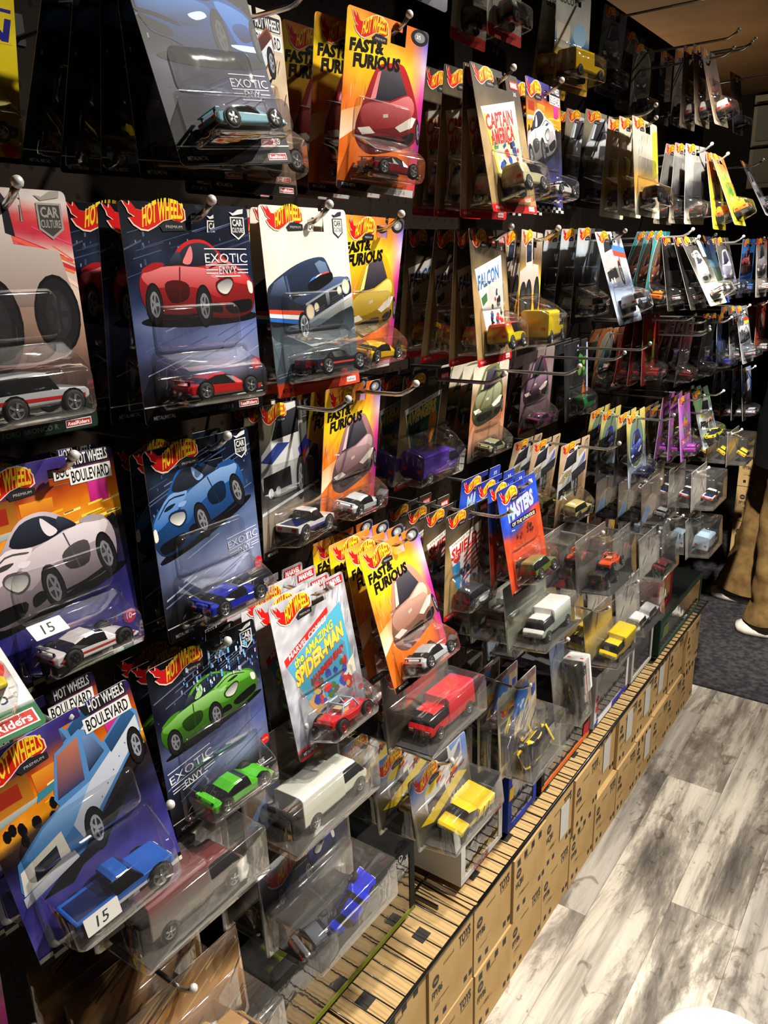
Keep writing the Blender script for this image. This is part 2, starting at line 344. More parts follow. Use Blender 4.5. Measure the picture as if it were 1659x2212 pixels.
            pg([(.10, .04), (.55, .12), (.95, .55), (.75, .40), (.3, .02)], (12, 12, 22), sm=False)
            pg([(.0, .18), (.03, .36), (.22, .50), (.36, .56), (.34, .62), (.42, .90), (.60, .97), (.68, .92), (.72, .80), (.94, .96), (1, .88), (.99, .72), (.92, .66), (.58, .34), (.42, .18), (.05, .06)], md, lerp(col, (255, 255, 255), .15), sm=False)
            pg([(.36, .52), (.58, .60), (.98, .86), (.985, .74), (.60, .40), (.44, .26)], (176, 186, 204), (214, 220, 230), sm=False)
            pg([(.05, .35), (.22, .48), (.36, .55), (.58, .60), (.40, .38), (.30, .32)], col, hi, sm=False)
            pg([(.36, .60), (.43, .88), (.58, .93), (.55, .63)], (40, 54, 96), (196, 120, 90), sm=False); pg([(.59, .66), (.61, .92), (.67, .88), (.72, .74)], (26, 34, 60), (120, 150, 200), sm=False)
            pg([(.74, .80), (.94, .94), (.98, .86), (.76, .70)], lerp(col, (0, 0, 0), .5), md, sm=False)
            pg([(.01, .14), (.03, .30), (.32, .40), (.34, .22)], (200, 200, 196), (236, 232, 214), sm=False); pg([(.10, .18), (.11, .28), (.27, .33), (.27, .22)], (30, 32, 50), sm=False)
            pg([(.0, .06), (.0, .13), (.36, .23), (.38, .16)], (150, 150, 170), (226, 226, 232), sm=False)
            for k in range(9): pg([(.44 + .06 * k, .25 + .065 * k), (.445 + .06 * k, .25 + .065 * k), (.445 + .06 * k, .26 + .065 * k), (.44 + .06 * k, .26 + .065 * k)], (30, 50, 110), sm=False)
            wheel(.53, .27, .065, .15, (170, 174, 186)); wheel(.93, .65, .05, .13, (150, 154, 166))
        elif kind == 'front':
            pg([(.0, .22), (.02, .40), (.14, .60), (.34, .92), (.46, 1.0), (.72, 1.0), (.84, .92), (.96, .62), (1, .40), (.98, .20), (.84, .06), (.30, .02), (.1, .08)], lo, col)
            pg([(.24, .62), (.40, .93), (.72, .96), (.84, .66), (.56, .60)], win, (90, 84, 90), sm=False); pg([(.26, .64), (.40, .92), (.45, .93), (.34, .64)], hi, sm=False)
            pg([(.10, .52), (.24, .60), (.56, .58), (.86, .64), (.95, .50), (.84, .36), (.50, .30), (.16, .34)], md, hi)
            pg([(.04, .34), (.22, .34), (.30, .26), (.10, .26)], (236, 226, 214), sm=False); pg([(.62, .30), (.90, .40), (.97, .38), (.90, .28), (.70, .24)], (236, 226, 214), sm=False)
            pg([(.18, .22), (.62, .20), (.58, .10), (.22, .10)], (16, 14, 16)); pg([(.72, .18), (.92, .22), (.90, .12), (.76, .09)], (24, 20, 22))
            pg([(.44, .42), (.52, .42), (.52, .46), (.44, .46)], (220, 200, 190), sm=False); wheel(.99, .22, .03, .14)
        elif kind == 'truck4':
            pg([(.0, .30), (.04, .52), (.18, .62), (.30, .86), (.40, .94), (.70, .96), (.74, .72), (1, .80), (1, .56), (.72, .34), (.60, .12), (.30, .10), (.06, .16)], (150, 150, 152), (226, 226, 224), sm=False)
            pg([(.20, .63), (.31, .85), (.66, .90), (.66, .66)], (20, 22, 28), (60, 60, 66), sm=False); pg([(.0, .46), (.3, .60), (.5, .58), (.2, .42)], c2, sm=False)
            pg([(.64, .50), (.98, .76), (.98, .62), (.70, .36)], col, (60, 80, 190), sm=False); pg([(.66, .40), (.8, .52), (.76, .34), (.68, .28)], (214, 70, 30), sm=False)
            pg([(.05, .16), (.06, .32), (.50, .36), (.52, .18)], (14, 14, 16), sm=False)
            for x in (.17, .29): pg(ell(x, .16, .04, .045), (210, 210, 210)); 
            wheel(.68, .22, .07, .2, (150, 150, 154))
        elif kind == 'jeep':
            pg([(.0, .40), (.0, .62), (.30, .66), (.28, .98), (.62, 1.0), (.66, .66), (.95, .62), (1, .40), (.80, .30), (.2, .30)], (150, 130, 122), (226, 220, 214), sm=False)
            pg([(.32, .70), (.30, .94), (.56, .96), (.58, .70)], (16, 18, 24), (50, 60, 84), sm=False); pg([(.62, .72), (.62, .96), (.66, .90), (.68, .70)], (20, 20, 26), sm=False)
            wheel(.18, .22, .17, .24, (44, 40, 40)); wheel(.46, .20, .16, .26, (44, 40, 40)); wheel(.88, .24, .14, .22, (40, 36, 36))
    # ---- finish
    def meshes(s, name):
        mb = MB(); back = C(*s.back); edge = C(196, 192, 184); th = 0.0006
        us = US if s.notch else dbl([0, .035, .12, .22, .32, .42, .52, .62, .72, .82, .9, .965, 1])
        cells = set()
        for i in range(len(us) - 1):
            for j in range(len(VS) - 1):
                if s.notch and ((us[i] >= .52 and us[i + 1] <= .71 and VS[j] >= .875 and VS[j + 1] <= .95) or (us[i] >= .66 and us[i + 1] <= .71 and VS[j] >= .95)): continue
                cells.add((i, j))
        n, m = len(us) - 2, len(VS) - 2
        def cc(u, v): return C(*[max(0, min(255, int(x / 3) * 3)) for x in s.fn(u, v)])
        for i, j in cells:
            P = [(us[i], VS[j]), (us[i + 1], VS[j]), (us[i + 1], VS[j + 1]), (us[i], VS[j + 1])]
            ed = [(i, j - 1), (i + 1, j), (i, j + 1), (i - 1, j)]
            E = [(P[k], P[(k + 1) % 4]) for k in range(4) if ed[k] not in cells]
            corner = {(0, 0): 0, (n, 0): 1, (n, m): 2, (0, m): 3}.get((i, j))
            if corner is not None:
                a, b, c0 = P[corner - 1], P[(corner + 1) % 4], P[corner]; o = P[(corner + 2) % 4]
                arc = [(o[0] + (a[0] - o[0]) * math.cos(t) + (b[0] - o[0]) * math.sin(t), o[1] + (a[1] - o[1]) * math.cos(t) + (b[1] - o[1]) * math.sin(t)) for t in (0, PI / 8, PI / 4, 3 * PI / 8, PI / 2)]
                P = [o] + arc; E = list(zip(arc, arc[1:]))
            q = [((u - .5) * s.w, v * s.h) for u, v in P]
            mb.face([(x, y, 0) for x, y in q], [cc(u, v) for u, v in P]); mb.face([(x, y, -th) for x, y in reversed(q)], back)
            for (u0, v0), (u1, v1) in E:
                x0, y0, x1, y1 = (u0 - .5) * s.w, v0 * s.h, (u1 - .5) * s.w, v1 * s.h
                mb.face([(x0, y0, -th), (x1, y1, -th), (x1, y1, 0), (x0, y0, 0)], edge)
        return mb.mesh('card', M_PRINT), (s.mb.mesh('print', M_PRINT) if s.mb.f else None)
# ------------------------------------------------------------------ card designs
_hr = random.Random(99); _HT = [_hr.uniform(-1, 1) for _ in range(4096)]
def vnoise(x, y):
    i, j = math.floor(x), math.floor(y); a, b = x - i, y - j; a = a * a * (3 - 2 * a); b = b * b * (3 - 2 * b)
    h = lambda p, q: _HT[(p * 57 + q * 131) & 4095]
    return (h(i, j) * (1 - a) + h(i + 1, j) * a) * (1 - b) + (h(i, j + 1) * (1 - a) + h(i + 1, j + 1) * a) * b
def nz(u, v, s=1.0):
    return vnoise(u * 5 * s, v * 7 * s) * 1.1 + vnoise(u * 13 * s + 7, v * 17 * s + 3) * .7 + vnoise(u * 24 + 5, v * 30 + 9) * .4
def glow(u, v, cu, cv, ru, rv): return math.exp(-((u - cu) / ru) ** 2 - ((v - cv) / rv) ** 2)
ART = {}
def design(f): ART[f.__name__[2:]] = f; return f
def exotic_card(seed, car, col, top, road, name, num, u, v, w, flip=False, rot=0, ex=(.62, .60, .30), exrot=0, hs=1.0):
    a = Art(seed=seed)
    def fn(U, V):
        b = base(U, V); b = lerp(b, lerp(road, (236, 238, 255), .45), .95 * glow(U, V, .72, .27, .30, .09) + .4 * glow(U, V, .10, .46, .2, .06)); b = lerp(b, (8, 8, 12), .75 * glow(U, V, .05, .2, .3, .16))
        b = lerp(b, lerp(top, (160, 180, 220), .6), .5 * glow(U, V, .9, .56, .12, .06)); return b
    a.fn = fn
    base = lambda U, V: tuple(max(0, x + nz(U, V) * 14) for x in grad([(0, (6, 6, 8)), (.12, (8, 8, 12)), (.2, lerp(road, (6, 6, 10), .6)), (.36, road), (.46, lerp(road, top, .5)), (.6, top), (1, lerp(top, (0, 0, 0), .7))], V + .12 * (.5 - U) * (V > .15)))
    a.streaks(26, -.1, .7, .62, .93, [lerp(top, (190, 206, 230), t) for t in (.25, .45, .15)], .25, .35, .005)
    a.windows(34, .02, .98, .55, .86, [lerp(top, (220, 230, 250), t) for t in (.3, .5, .15)], .012, .018)
    a.streaks(12, 0, .8, .16, .44, [lerp(road, (240, 240, 255), .2), lerp(road, (20, 20, 30), .3)], .3, .4, .006)
    a.car(car, u, v, w, col, flip, rot, hs)
    a.exotic(*ex, rot=exrot)
    a.logo(.03, .88, .44); a.shield(.84, .95, .12)
    a.strip((8, 8, 9), .085, name, (88, 88, 92), (224, 224, 226), num)
    a.poly(ell(.955, .235, .045, .032), (206, 32, 30)); a.text('MATTEL', .925, .228, .013, (240, 200, 200), wid=.06)
    return a
@design
def a_mclaren(): return exotic_card(3, 'rearsport', (20, 92, 190), (13, 13, 19), (52, 50, 84), 'McLAREN SPEEDTAIL', '2/5', .02, .44, 1.0, hs=.78, ex=(.62, .36, .34))
@design
def a_koen(): return exotic_card(4, 'sport', (204, 34, 36), (26, 40, 74), (112, 128, 186), 'KOENIGSEGG AGERA R', '', .08, .44, .92, ex=(.60, .72, .36), hs=.9)
@design
def a_bug(): return exotic_card(5, 'sport', (34, 92, 168), (30, 48, 84), (132, 146, 190), 'BUGATTI EB110 SS', '', .05, .40, .94, flip=True, rot=.28, ex=(.66, .36, .32), exrot=.08, hs=.9)
@design
def a_lamb():
    a = exotic_card(6, 'sport', (86, 170, 34), (34, 40, 66), (86, 100, 160), 'LAMBORGHINI SC18', '5/5', .06, .44, .92, rot=.12, ex=(.04, .30, .40), exrot=.12, hs=.75)
    a.windows(90, .25, .98, .72, .92, [(120, 190, 230), (210, 230, 250), (70, 110, 180), (190, 180, 220)], .012, .022)
    return a
@design
def a_yellow():
    a = Art(seed=7); a.fn = lambda u, v: tuple(x + nz(u, v) * 8 for x in grad([(0, (214, 184, 14)), (.5, (226, 202, 24)), (1, (206, 180, 22))], v))
    a.rect(.5, .70, .97, .715, (34, 34, 130)); a.text('N', .74, .57, .10, (34, 34, 130), wid=.2, shear=.2, bold=.04); a.rect(.5, .56, .97, .57, (226, 200, 24))
    a.poly(ell(.9, .07, .07, .04), (206, 32, 30)); a.logo(.05, .86, .45); a.strip((16, 16, 18), .03, rr=False)
    return a
@design
def a_blvdtan():
    a = Art(seed=8); a.fn = lambda u, v: tuple(x + nz(u, v) * 14 for x in grad([(0, (90, 70, 60)), (.4, (176, 150, 124)), (.6, (196, 172, 140)), (1, (206, 196, 180))], v))
    a.blvd(.62, .80, .36, .0); a.streaks(24, .5, .95, .5, .7, [(60, 44, 30), (110, 80, 50)], 1.2, .1, .01); a.car('pickup', .1, .28, .85, (120, 60, 40), rot=.1); a.logo(.03, .88, .4); a.strip((10, 10, 10), .07, '')
    return a
def ff_card(seed, col, num, name, lo=(40, 30, 34)):
    a = Art(seed=seed)
    def fn(u, v):
        b = grad([(0, (196, 96, 30)), (.25, (224, 110, 26)), (.5, (232, 120, 34)), (.64, (238, 176, 24)), (.8, (244, 216, 30)), (.9, (240, 176, 40)), (1, (236, 120, 40))], v + .18 * (u - .3) * (v > .4))
        if u > .78: b = lerp(b, grad([(0, (196, 60, 60)), (.35, (150, 40, 140)), (.6, (206, 40, 150)), (.78, (236, 206, 226)), (.92, (126, 110, 220)), (1, (60, 60, 66))], v), min(1, (u - .78) * 5))
        return tuple(x + nz(u, v, 1.3) * 12 for x in b)
    a.fn = fn
    a.streaks(30, .0, .5, .42, .60, [(250, 236, 220), (240, 170, 90), (150, 60, 60), (90, 60, 120)], 1.5, .05, .05)
    a.poly([(0, .28), (.0, .44), (.5, .56), (.5, .5)], (250, 220, 190), (236, 140, 60))
    a.car('front', .22, .19, .80, col, rot=.20, hs=.90)
    a.text('FAST&', .05, .775, .062, (16, 12, 10), wid=.40, bold=.05, skew=.07, shear=.05); a.text('FURIOUS', .10, .695, .068, (16, 12, 10), wid=.56, bold=.05, skew=.07, shear=.05)
    a.poly(ell(.88, .955, .11, .045), (30, 30, 32)); a.poly(ell(.88, .955, .07, .028), (130, 130, 132)); a.text(num, .84, .945, .022, (230, 230, 230), bold=.02)
    a.logo(.06, .86, .42)
    a.strip(lo, .05, '', rr=False); a.poly([(.36, .004), (.42, .05), (.98, .05), (.98, .004)], (170, 168, 164)); a.text(name, .45, .014, .024, (60, 56, 54), wid=.42)
    return a
@design
def a_ffred(): return ff_card(11, (190, 34, 40), '3/5', 'NISSAN SKYLINE GT-R')
@design
def a_ffyel(): return ff_card(12, (232, 184, 24), '2/5', 'MITSUBISHI ECLIPSE')
@design
def a_ffw(): return ff_card(13, (168, 120, 124), '4/5', 'NISSAN', (24, 22, 24))
@design
def a_ffp(): return ff_card(14, (222, 150, 122), '5/5', 'McLAREN 720S', (24, 22, 24))
def comic_card(seed, title, tcol, panel, sub='', tag5='3/5', pan2=None, deco=None, tan=(150, 124, 82), low=(198, 26, 30), title2='', tag=True):
    a = Art(seed=seed); a.fn = lambda u, v: tuple(x + nz(u, v) * 8 for x in (grad([(0, low), (.064, low), (.07, tan), (.6, tan), (.8, lerp(tan, (50, 44, 34), .8)), (1, (52, 46, 38))], v)))
    q = [(.10, .70), (.82, .80), (.80, .30), (.34, .22)]
    a.poly([(.08, .71), (.84, .815), (.82, .28), (.32, .19)], (236, 232, 220)); a.poly(q, panel, pan2 or panel)
    if deco: deco(a)
    a.poly([(.10, .70), (.82, .80), (.82, .77), (.11, .665)], (238, 236, 226)); 
    if sub: a.text(sub, .15, .685, .022, (30, 30, 30), wid=.5, skew=.14 * .118 / .165 * 1.4, bold=.01)
    a.text(title, .14, .56, .10, tcol, wid=.60, skew=.14, bold=.04, out=(250, 240, 214))
    if title2: a.text(title2, .2, .46, .10, tcol, wid=.52, skew=.14, bold=.04, out=(250, 240, 214))
    a.logo(.04, .87, .40, dim=.9)
    if tag:
        a.rect(.79, .90, .97, .955, (206, 24, 28)); a.text('MARVEL', .805, .91, .034, (245, 240, 240), wid=.15, bold=.03); a.text(tag5, .84, .85, .026, (220, 220, 220), bold=.01)
    a.text('METAL/METAL', .06, .022, .018, (235, 225, 220), wid=.16); a.rect(.8, .016, .93, .05, (235, 220, 214)); a.text('RealRiders', .81, .024, .018, (190, 30, 30), wid=.11, bold=.02)
    return a
def blobs(cols, n, u0, u1, v0, v1, r=.05):
    def f(a):
        for i in range(n):
            cx, cy = a.rng.uniform(u0, u1), a.rng.uniform(v0, v1); k = a.rng.randint(5, 8); rr = r * a.rng.uniform(.5, 1.3)
            a.poly(smooth([(cx + rr * a.rng.uniform(.6, 1.2) * math.cos(2 * PI * i2 / k), cy + rr * .72 * a.rng.uniform(.6, 1.2) * math.sin(2 * PI * i2 / k)) for i2 in range(k)]), a.rng.choice(cols))
    return f
@design
def a_capt():
    def d(a):
        a.poly([(.10, .70), (.16, .71), (.30, .22), (.26, .23)], (226, 200, 40)); a.poly([(.2, .52), (.52, .56), (.5, .47), (.24, .43)], (40, 130, 90)); blobs([(190, 30, 34), (236, 226, 200), (40, 70, 150), (16, 16, 18), (214, 190, 60)], 26, .30, .76, .26, .52)(a)
    return comic_card(21, 'CAPTAIN', (206, 40, 36), (232, 224, 196), '', '3/5', None, d, title2='AMERICA')
@design
def a_falcon():
    def d(a): a.poly([(.2, .50), (.36, .54), (.37, .48), (.24, .44)], (60, 110, 60)); blobs([(196, 28, 34), (230, 226, 222), (30, 60, 120), (20, 20, 24), (190, 40, 40)], 26, .40, .78, .26, .56)(a)
    return comic_card(22, 'FALCON', (40, 90, 150), (226, 228, 224), '', '35', None, d)
@design
def a_avg():
    def d(a): a.poly(smooth([(.5, .30), (.66, .32), (.78, .50), (.74, .66), (.62, .6), (.6, .44)]), (214, 130, 40)); blobs([(40, 40, 44), (180, 180, 170), (90, 110, 60), (60, 120, 140), (220, 150, 60)], 20, .36, .7, .26, .52)(a)
    return comic_card(23, 'AVENGERS', (232, 206, 60), (20, 86, 60), 'THE MARVEL COMICS GROUP', '4/5', None, d, low=(176, 22, 28))
@design
def a_shield():
    def d(a):
        for k in range(7): a.poly(smooth([(.44 + .0 * k, .60 - .05 * k), (.6, .66 - .05 * k), (.82, .72 - .055 * k), (.82, .70 - .055 * k), (.62, .635 - .05 * k), (.45, .58 - .05 * k)]), (206, 40, 40))
        a.poly([(.16, .50), (.34, .52), (.40, .26), (.30, .24)], (40, 140, 200)); a.poly(ell(.27, .565, .08, .05), (206, 40, 50)); blobs([(24, 70, 140), (210, 150, 110), (30, 30, 60), (220, 220, 230), (40, 100, 180)], 22, .38, .72, .24, .46)(a)
    return comic_card(24, 'SHIELD', (200, 30, 36), (232, 236, 232), 'STRANGE TALES', '5/5', None, d)
@design
def a_spid():
    a = Art(seed=25); a.fn = lambda u, v: tuple(max(0, min(255, x + nz(u, v, 2) * 26)) for x in grad([(0, (196, 30, 34)), (.012, (40, 34, 34)), (.06, (40, 34, 34)), (.065, (196, 30, 34)), (.08, (134, 136, 146)), (.3, (156, 158, 168)), (.8, (190, 190, 196)), (1, (176, 176, 182))], v))
    a.streaks(40, .7, .98, .4, .9, [(120, 120, 126), (160, 160, 166), (236, 236, 240)], 1.2, .1, .008)
    a.poly([(.08, .60), (.88, .82), (.92, .34), (.30, .24)], (66, 150, 184), (84, 170, 200))
    a.poly([(.07, .60), (.70, .79), (.70, .83), (.06, .65)], (200, 44, 40)); a.text('MARVEL COMICS', .12, .635, .032, (245, 240, 236), wid=.54, skew=.215, bold=.02)
    a.text('the AMAZING', .17, .565, .055, (246, 226, 70), wid=.56, skew=.21, bold=.03, out=(40, 60, 50))
    a.text('SPIDER-MAN', .15, .452, .092, (246, 226, 70), wid=.70, skew=.21, bold=.05, out=(190, 50, 30))
    a.text('HAMMERHEAD', .32, .405, .042, (206, 40, 44), wid=.50, skew=.2, bold=.05, out=(40, 20, 30))
    a.poly([(.24, .32), (.44, .38), (.46, .25), (.32, .22)], (190, 150, 80)); a.poly([(.78, .38), (.93, .44), (.93, .32), (.7, .3)], (210, 210, 190))
    blobs([(196, 40, 44), (40, 60, 150), (190, 150, 90), (60, 110, 60), (230, 226, 214), (180, 40, 40), (50, 70, 160), (90, 84, 70)], 34, .34, .86, .26, .44, .045)(a)
    a.logo(.04, .85, .46); a.rect(.74, .93, .97, .985, (206, 24, 28)); a.text('MARVEL', .755, .94, .036, (245, 240, 240), wid=.20, bold=.04)
    a.text('METAL/METAL', .06, .026, .02, (220, 210, 210), wid=.18); a.poly(ell(.95, .20, .03, .022), (200, 30, 30))
    return a
@design
def a_motu():
    a = Art(seed=26)
    def fn(u, v):
        b = grad([(0, (30, 16, 14)), (.03, (60, 20, 14)), (.05, (190, 60, 26)), (.4, (206, 72, 34)), (.58, (196, 60, 30)), (.66, (40, 60, 160)), (.8, (40, 80, 200)), (1, (36, 44, 120))], v + .06 * math.sin(u * 5) - .12 * (u - .5) * (v < .7))
        return tuple(x + nz(u, v) * 10 for x in b)
    a.fn = fn
    for k in range(14):
        t = -1.2 + k * .185; a.poly([(.5, .36), (.5 + .7 * math.sin(t) + .03, .36 + .22 * math.cos(t) - .12), (.5 + .7 * math.sin(t) - .03, .36 + .22 * math.cos(t) - .12)], (226, 104, 50), (214, 84, 40))
    blobs([(70, 24, 20), (110, 36, 24)], 14, .3, .8, .48, .56, .03)(a)
    a.text('MASTERS', .18, .68, .13, (150, 200, 236), wid=.68, skew=.08, bold=.05, out=(206, 60, 60)); a.rect(.22, .615, .88, .665, (16, 14, 16)); a.text('OF THE UNIVERSE', .25, .622, .032, (236, 226, 206), wid=.60)
    a.logo(.06, .85, .42); a.text('3/5', .82, .92, .035, (230, 230, 240), bold=.01); a.strip((26, 14, 14), .03, rr=False)
    return a
@design
def a_barr():
    a = Art(seed=31); a.fn = lambda u, v: tuple(x + nz(u, v) * 6 for x in grad([(0, (206, 70, 42)), (.075, (206, 70, 42)), (.078, (60, 74, 84)), (.2, (70, 84, 94)), (.34, (90, 102, 110)), (.44, (176, 174, 166)), (.55, (226, 220, 206)), (1, (232, 226, 214))], v - .10 * (u - .3) * (.3 < v < .6)))
    a.poly([(0, .30), (.3, .42), (1, .38), (1, .10), (.1, .10)], (60, 74, 84), (96, 108, 116)); a.streaks(30, 0, .8, .09, .36, [(110, 122, 130), (60, 72, 80), (130, 138, 144)], .1, .3, .005)
    a.poly([(.62, .70), (.92, .72), (.90, .64), (.80, .60), (.66, .62)], (222, 218, 208))
    P = a.poly; N = (30, 42, 66)
    P(smooth([(.0, .40), (.3, .36), (.42, .34), (.98, .46), (.99, .34), (.7, .27), (.3, .27), (.04, .31)]), (70, 84, 92), (22, 26, 32))
    P(smooth([(.0, .40), (.0, .56), (.06, .61), (.20, .66), (.34, .70), (.50, .73), (.64, .74), (.70, .72), (.77, .63), (.80, .60), (.94, .63), (.985, .60), (.98, .52), (.80, .47), (.45, .40), (.33, .385), (.1, .38)]), (10, 12, 20), (44, 60, 92))
    P([(.24, .64), (.34, .685), (.62, .73), (.69, .715), (.755, .625), (.60, .57), (.27, .515)], (12, 18, 34), (40, 56, 86))
    P([(.56, .705), (.62, .722), (.69, .71), (.745, .63), (.66, .60)], (60, 80, 112), (110, 132, 164)); P([(.02, .545), (.08, .61), (.19, .645), (.225, .53)], (24, 34, 54), (92, 112, 142))
    P([(.205, .64), (.225, .645), (.262, .52), (.24, .52)], (60, 78, 108))
    P(smooth([(.27, .515), (.45, .55), (.66, .61), (.80, .63), (.95, .625), (.94, .60), (.66, .55), (.42, .485)]), (34, 46, 72), (84, 102, 136))
    P(smooth([(.455, .575), (.47, .60), (.60, .635), (.74, .66), (.77, .63), (.74, .605), (.60, .565), (.48, .55)]), (5, 5, 8)); P([(.47, .605), (.52, .63), (.62, .648), (.60, .638)], (60, 120, 200)); P([(.60, .64), (.62, .65), (.72, .662), (.73, .655)], (214, 70, 60)); P([(.55, .625), (.60, .638), (.64, .652), (.58, .642)], (236, 236, 236))
    for k, cc in enumerate(((216, 70, 46), (238, 238, 234), (40, 96, 176))): P([(.0, .475 - .021 * k), (.38, .455 - .026 * k), (.38, .430 - .026 * k), (.0, .455 - .021 * k)], cc)
    P([(.40, .49), (.66, .555), (.97, .612), (.985, .545), (.70, .475), (.42, .40)], (14, 16, 22), (30, 34, 44)); P([(.41, .493), (.67, .558), (.97, .615), (.97, .605), (.67, .545), (.41, .48)], (150, 160, 172))
    P([(.43, .40), (.70, .465), (.99, .535), (.985, .515), (.70, .445), (.43, .38)], (130, 138, 148), (214, 220, 224))
    P([(.655, .54), (.70, .552), (.705, .48), (.67, .47)], (40, 46, 60), (150, 158, 170))
    for x, y, r in ((.455, .445, .050), (.535, .468, .030), (.835, .552, .030), (.92, .573, .050)): P(ell(x, y, r, r * .86), (176, 178, 176)); P(ell(x, y, r * .82, r * .7), (250, 236, 206), (232, 206, 160))
    for k in range(3): P([(.50, .42 + .012 * k), (.64, .452 + .012 * k), (.64, .456 + .012 * k), (.50, .424 + .012 * k)], (70, 76, 88)); P([(.72, .478 + .014 * k), (.88, .512 + .014 * k), (.88, .516 + .014 * k), (.72, .482 + .014 * k)], (70, 76, 88))
    P(ell(.365, .375, .062, .075), (10, 10, 12)); P(ell(.372, .372, .046, .060), (150, 160, 166)); P(ell(.374, .372, .034, .046), (70, 78, 84))
    for k in range(5): P([(.374, .374), (.374 + .044 * math.cos(k * 1.257 + .3), .372 + .058 * math.sin(k * 1.257 + .3)), (.374 + .044 * math.cos(k * 1.257 + .55), .372 + .058 * math.sin(k * 1.257 + .55))], (214, 222, 226))
    a.logo(.04, .88, .42); a.shield(.82, .95, .12, (40, 44, 48), (226, 222, 212))
    a.rect(.0, .004, 1, .07, (210, 66, 40)); a.text('METAL/METAL', .05, .025, .024, (40, 20, 16), wid=.16, bold=.02); a.text('PLYMOUTH BARRACUDA FORMULA S', .30, .028, .022, (240, 120, 96), wid=.46); a.rect(.83, .02, .95, .05, (230, 230, 230)); a.text('RealRiders', .84, .026, .018, (30, 30, 30), wid=.1, bold=.02)
    return a
@design
def a_bronco():
    a = Art(seed=32); a.fn = lambda u, v: tuple(x + nz(u, v) * 10 for x in grad([(0, (30, 44, 34)), (.09, (30, 44, 34)), (.1, (50, 40, 36)), (.3, (96, 70, 60)), (.45, (176, 140, 120)), (.6, (206, 186, 170)), (.74, (214, 190, 176)), (.8, (196, 50, 70)), (.87, (206, 60, 60)), (.93, (206, 196, 190)), (1, (190, 180, 172))], v - .12 * (1 - u)))
    a.streaks(26, 0, .9, .70, .86, [(226, 70, 110), (236, 110, 60), (190, 40, 60), (240, 200, 190)], -.35, .5, .012)
    a.car('jeep', .0, .34, .95, (226, 222, 216)); a.streaks(30, .2, .9, .30, .4, [(140, 110, 90), (60, 44, 40)], 1.5, .08, .01)
    a.shield(.80, .95, .16, (150, 144, 138), (60, 56, 54)); a.logo(.04, .88, .42); a.strip((30, 46, 36), .085, 'FORD BRONCO R', (110, 124, 112))
    return a
def blvd_card(seed, car, col, name, low=(64, 60, 150), **kw):
    a = Art(seed=seed)
    def fn(u, v):
        b = grad([(0, low), (.2, lerp(low, (20, 20, 60), .3)), (.42, lerp(low, (20, 20, 50), .65)), (.52, (24, 20, 30)), (.62, (40, 26, 22)), (.66, (226, 150, 30)), (.76, (232, 130, 26)), (.85, (176, 70, 20)), (.91, (60, 40, 90)), (1, (66, 56, 140))], v - .10 * (u - .5) * (v > .5))
        return tuple(x + nz(u, v, 1.4) * 14 for x in b)
    a.fn = fn
    a.rect(.0, .73, .28, .86, (190, 120, 30), (120, 70, 24)); a.rect(.05, .76, .22, .83, (150, 40, 24))
    a.rect(.30, .74, .52, .83, (206, 96, 24), (230, 150, 40))
    a.rect(.78, .76, .92, .90, (190, 30, 120), (214, 60, 150)); a.streaks(20, .3, .95, .66, .76, [(250, 220, 60), (246, 180, 30), (255, 236, 140)], .1, .15, .008)
    a.poly([(0, .68), (.28, .71), (.3, .73), (.02, .72)], (110, 150, 150), (190, 190, 180)); a.poly([(.28, .70), (.5, .73), (.48, .76), (.30, .74)], (60, 130, 150))
    for k in range(26): a.poly(ell(a.rng.uniform(0, 1), a.rng.uniform(.58, .665), .022, .03, 8), (14, 12, 16), nxt=False)
    a.k += 1
    a.car(car, col=col, **kw)
    a.blvd(.66, .86, .31, .0); a.logo(-.0, .86, .42)
    for k in range(12):
        for j in range(2): a.rect(k / 12, .004 + j * .022, (k + 1) / 12, .026 + j * .022, (226, 222, 214) if (k + j) % 2 else (16, 14, 14))
    return a
@design
def a_blvdwhite():
    a = blvd_card(41, 'sport', (214, 196, 206), 'AGERA', u=-.02, v=.26, w=1.0, flip=True, rot=.18, hs=.95)
    a.poly(ell(.92, .16, .05, .036), (206, 30, 30)); a.text('10', .895, .147, .028, (240, 230, 230), bold=.02)
    return a
@design
def a_blvdtruck(): return blvd_card(42, 'pickup', (66, 130, 200), 'CHEVY', low=(90, 84, 190), u=.04, v=.26, w=.94, rot=-.02)
@design
def a_blvdorange(): return blvd_card(43, 'sport', (206, 198, 200), 'AGERA', low=(70, 72, 130), u=.08, v=.28, w=.86, rot=.35)
@design
def a_trophy():
    a = Art(seed=44); a.fn = lambda u, v: tuple(x + nz(u, v) * 8 for x in grad([(0, (30, 28, 28)), (.1, (120, 106, 92)), (.3, (150, 140, 126)), (.36, (60, 58, 58)), (.6, (36, 34, 34)), (.78, (110, 100, 86)), (.88, (130, 124, 96)), (1, (40, 38, 36))], v))
    a.car('truck4', -.02, .32, 1.0, (70, 60, 170), c2=(40, 56, 120)); a.poly([(0, .30), (1, .40), (1, .42), (0, .32)], (190, 190, 190)); a.blvd(.70, .88, .26, .0); a.logo(.03, .88, .4); a.strip((12, 12, 12), .06)
    return a
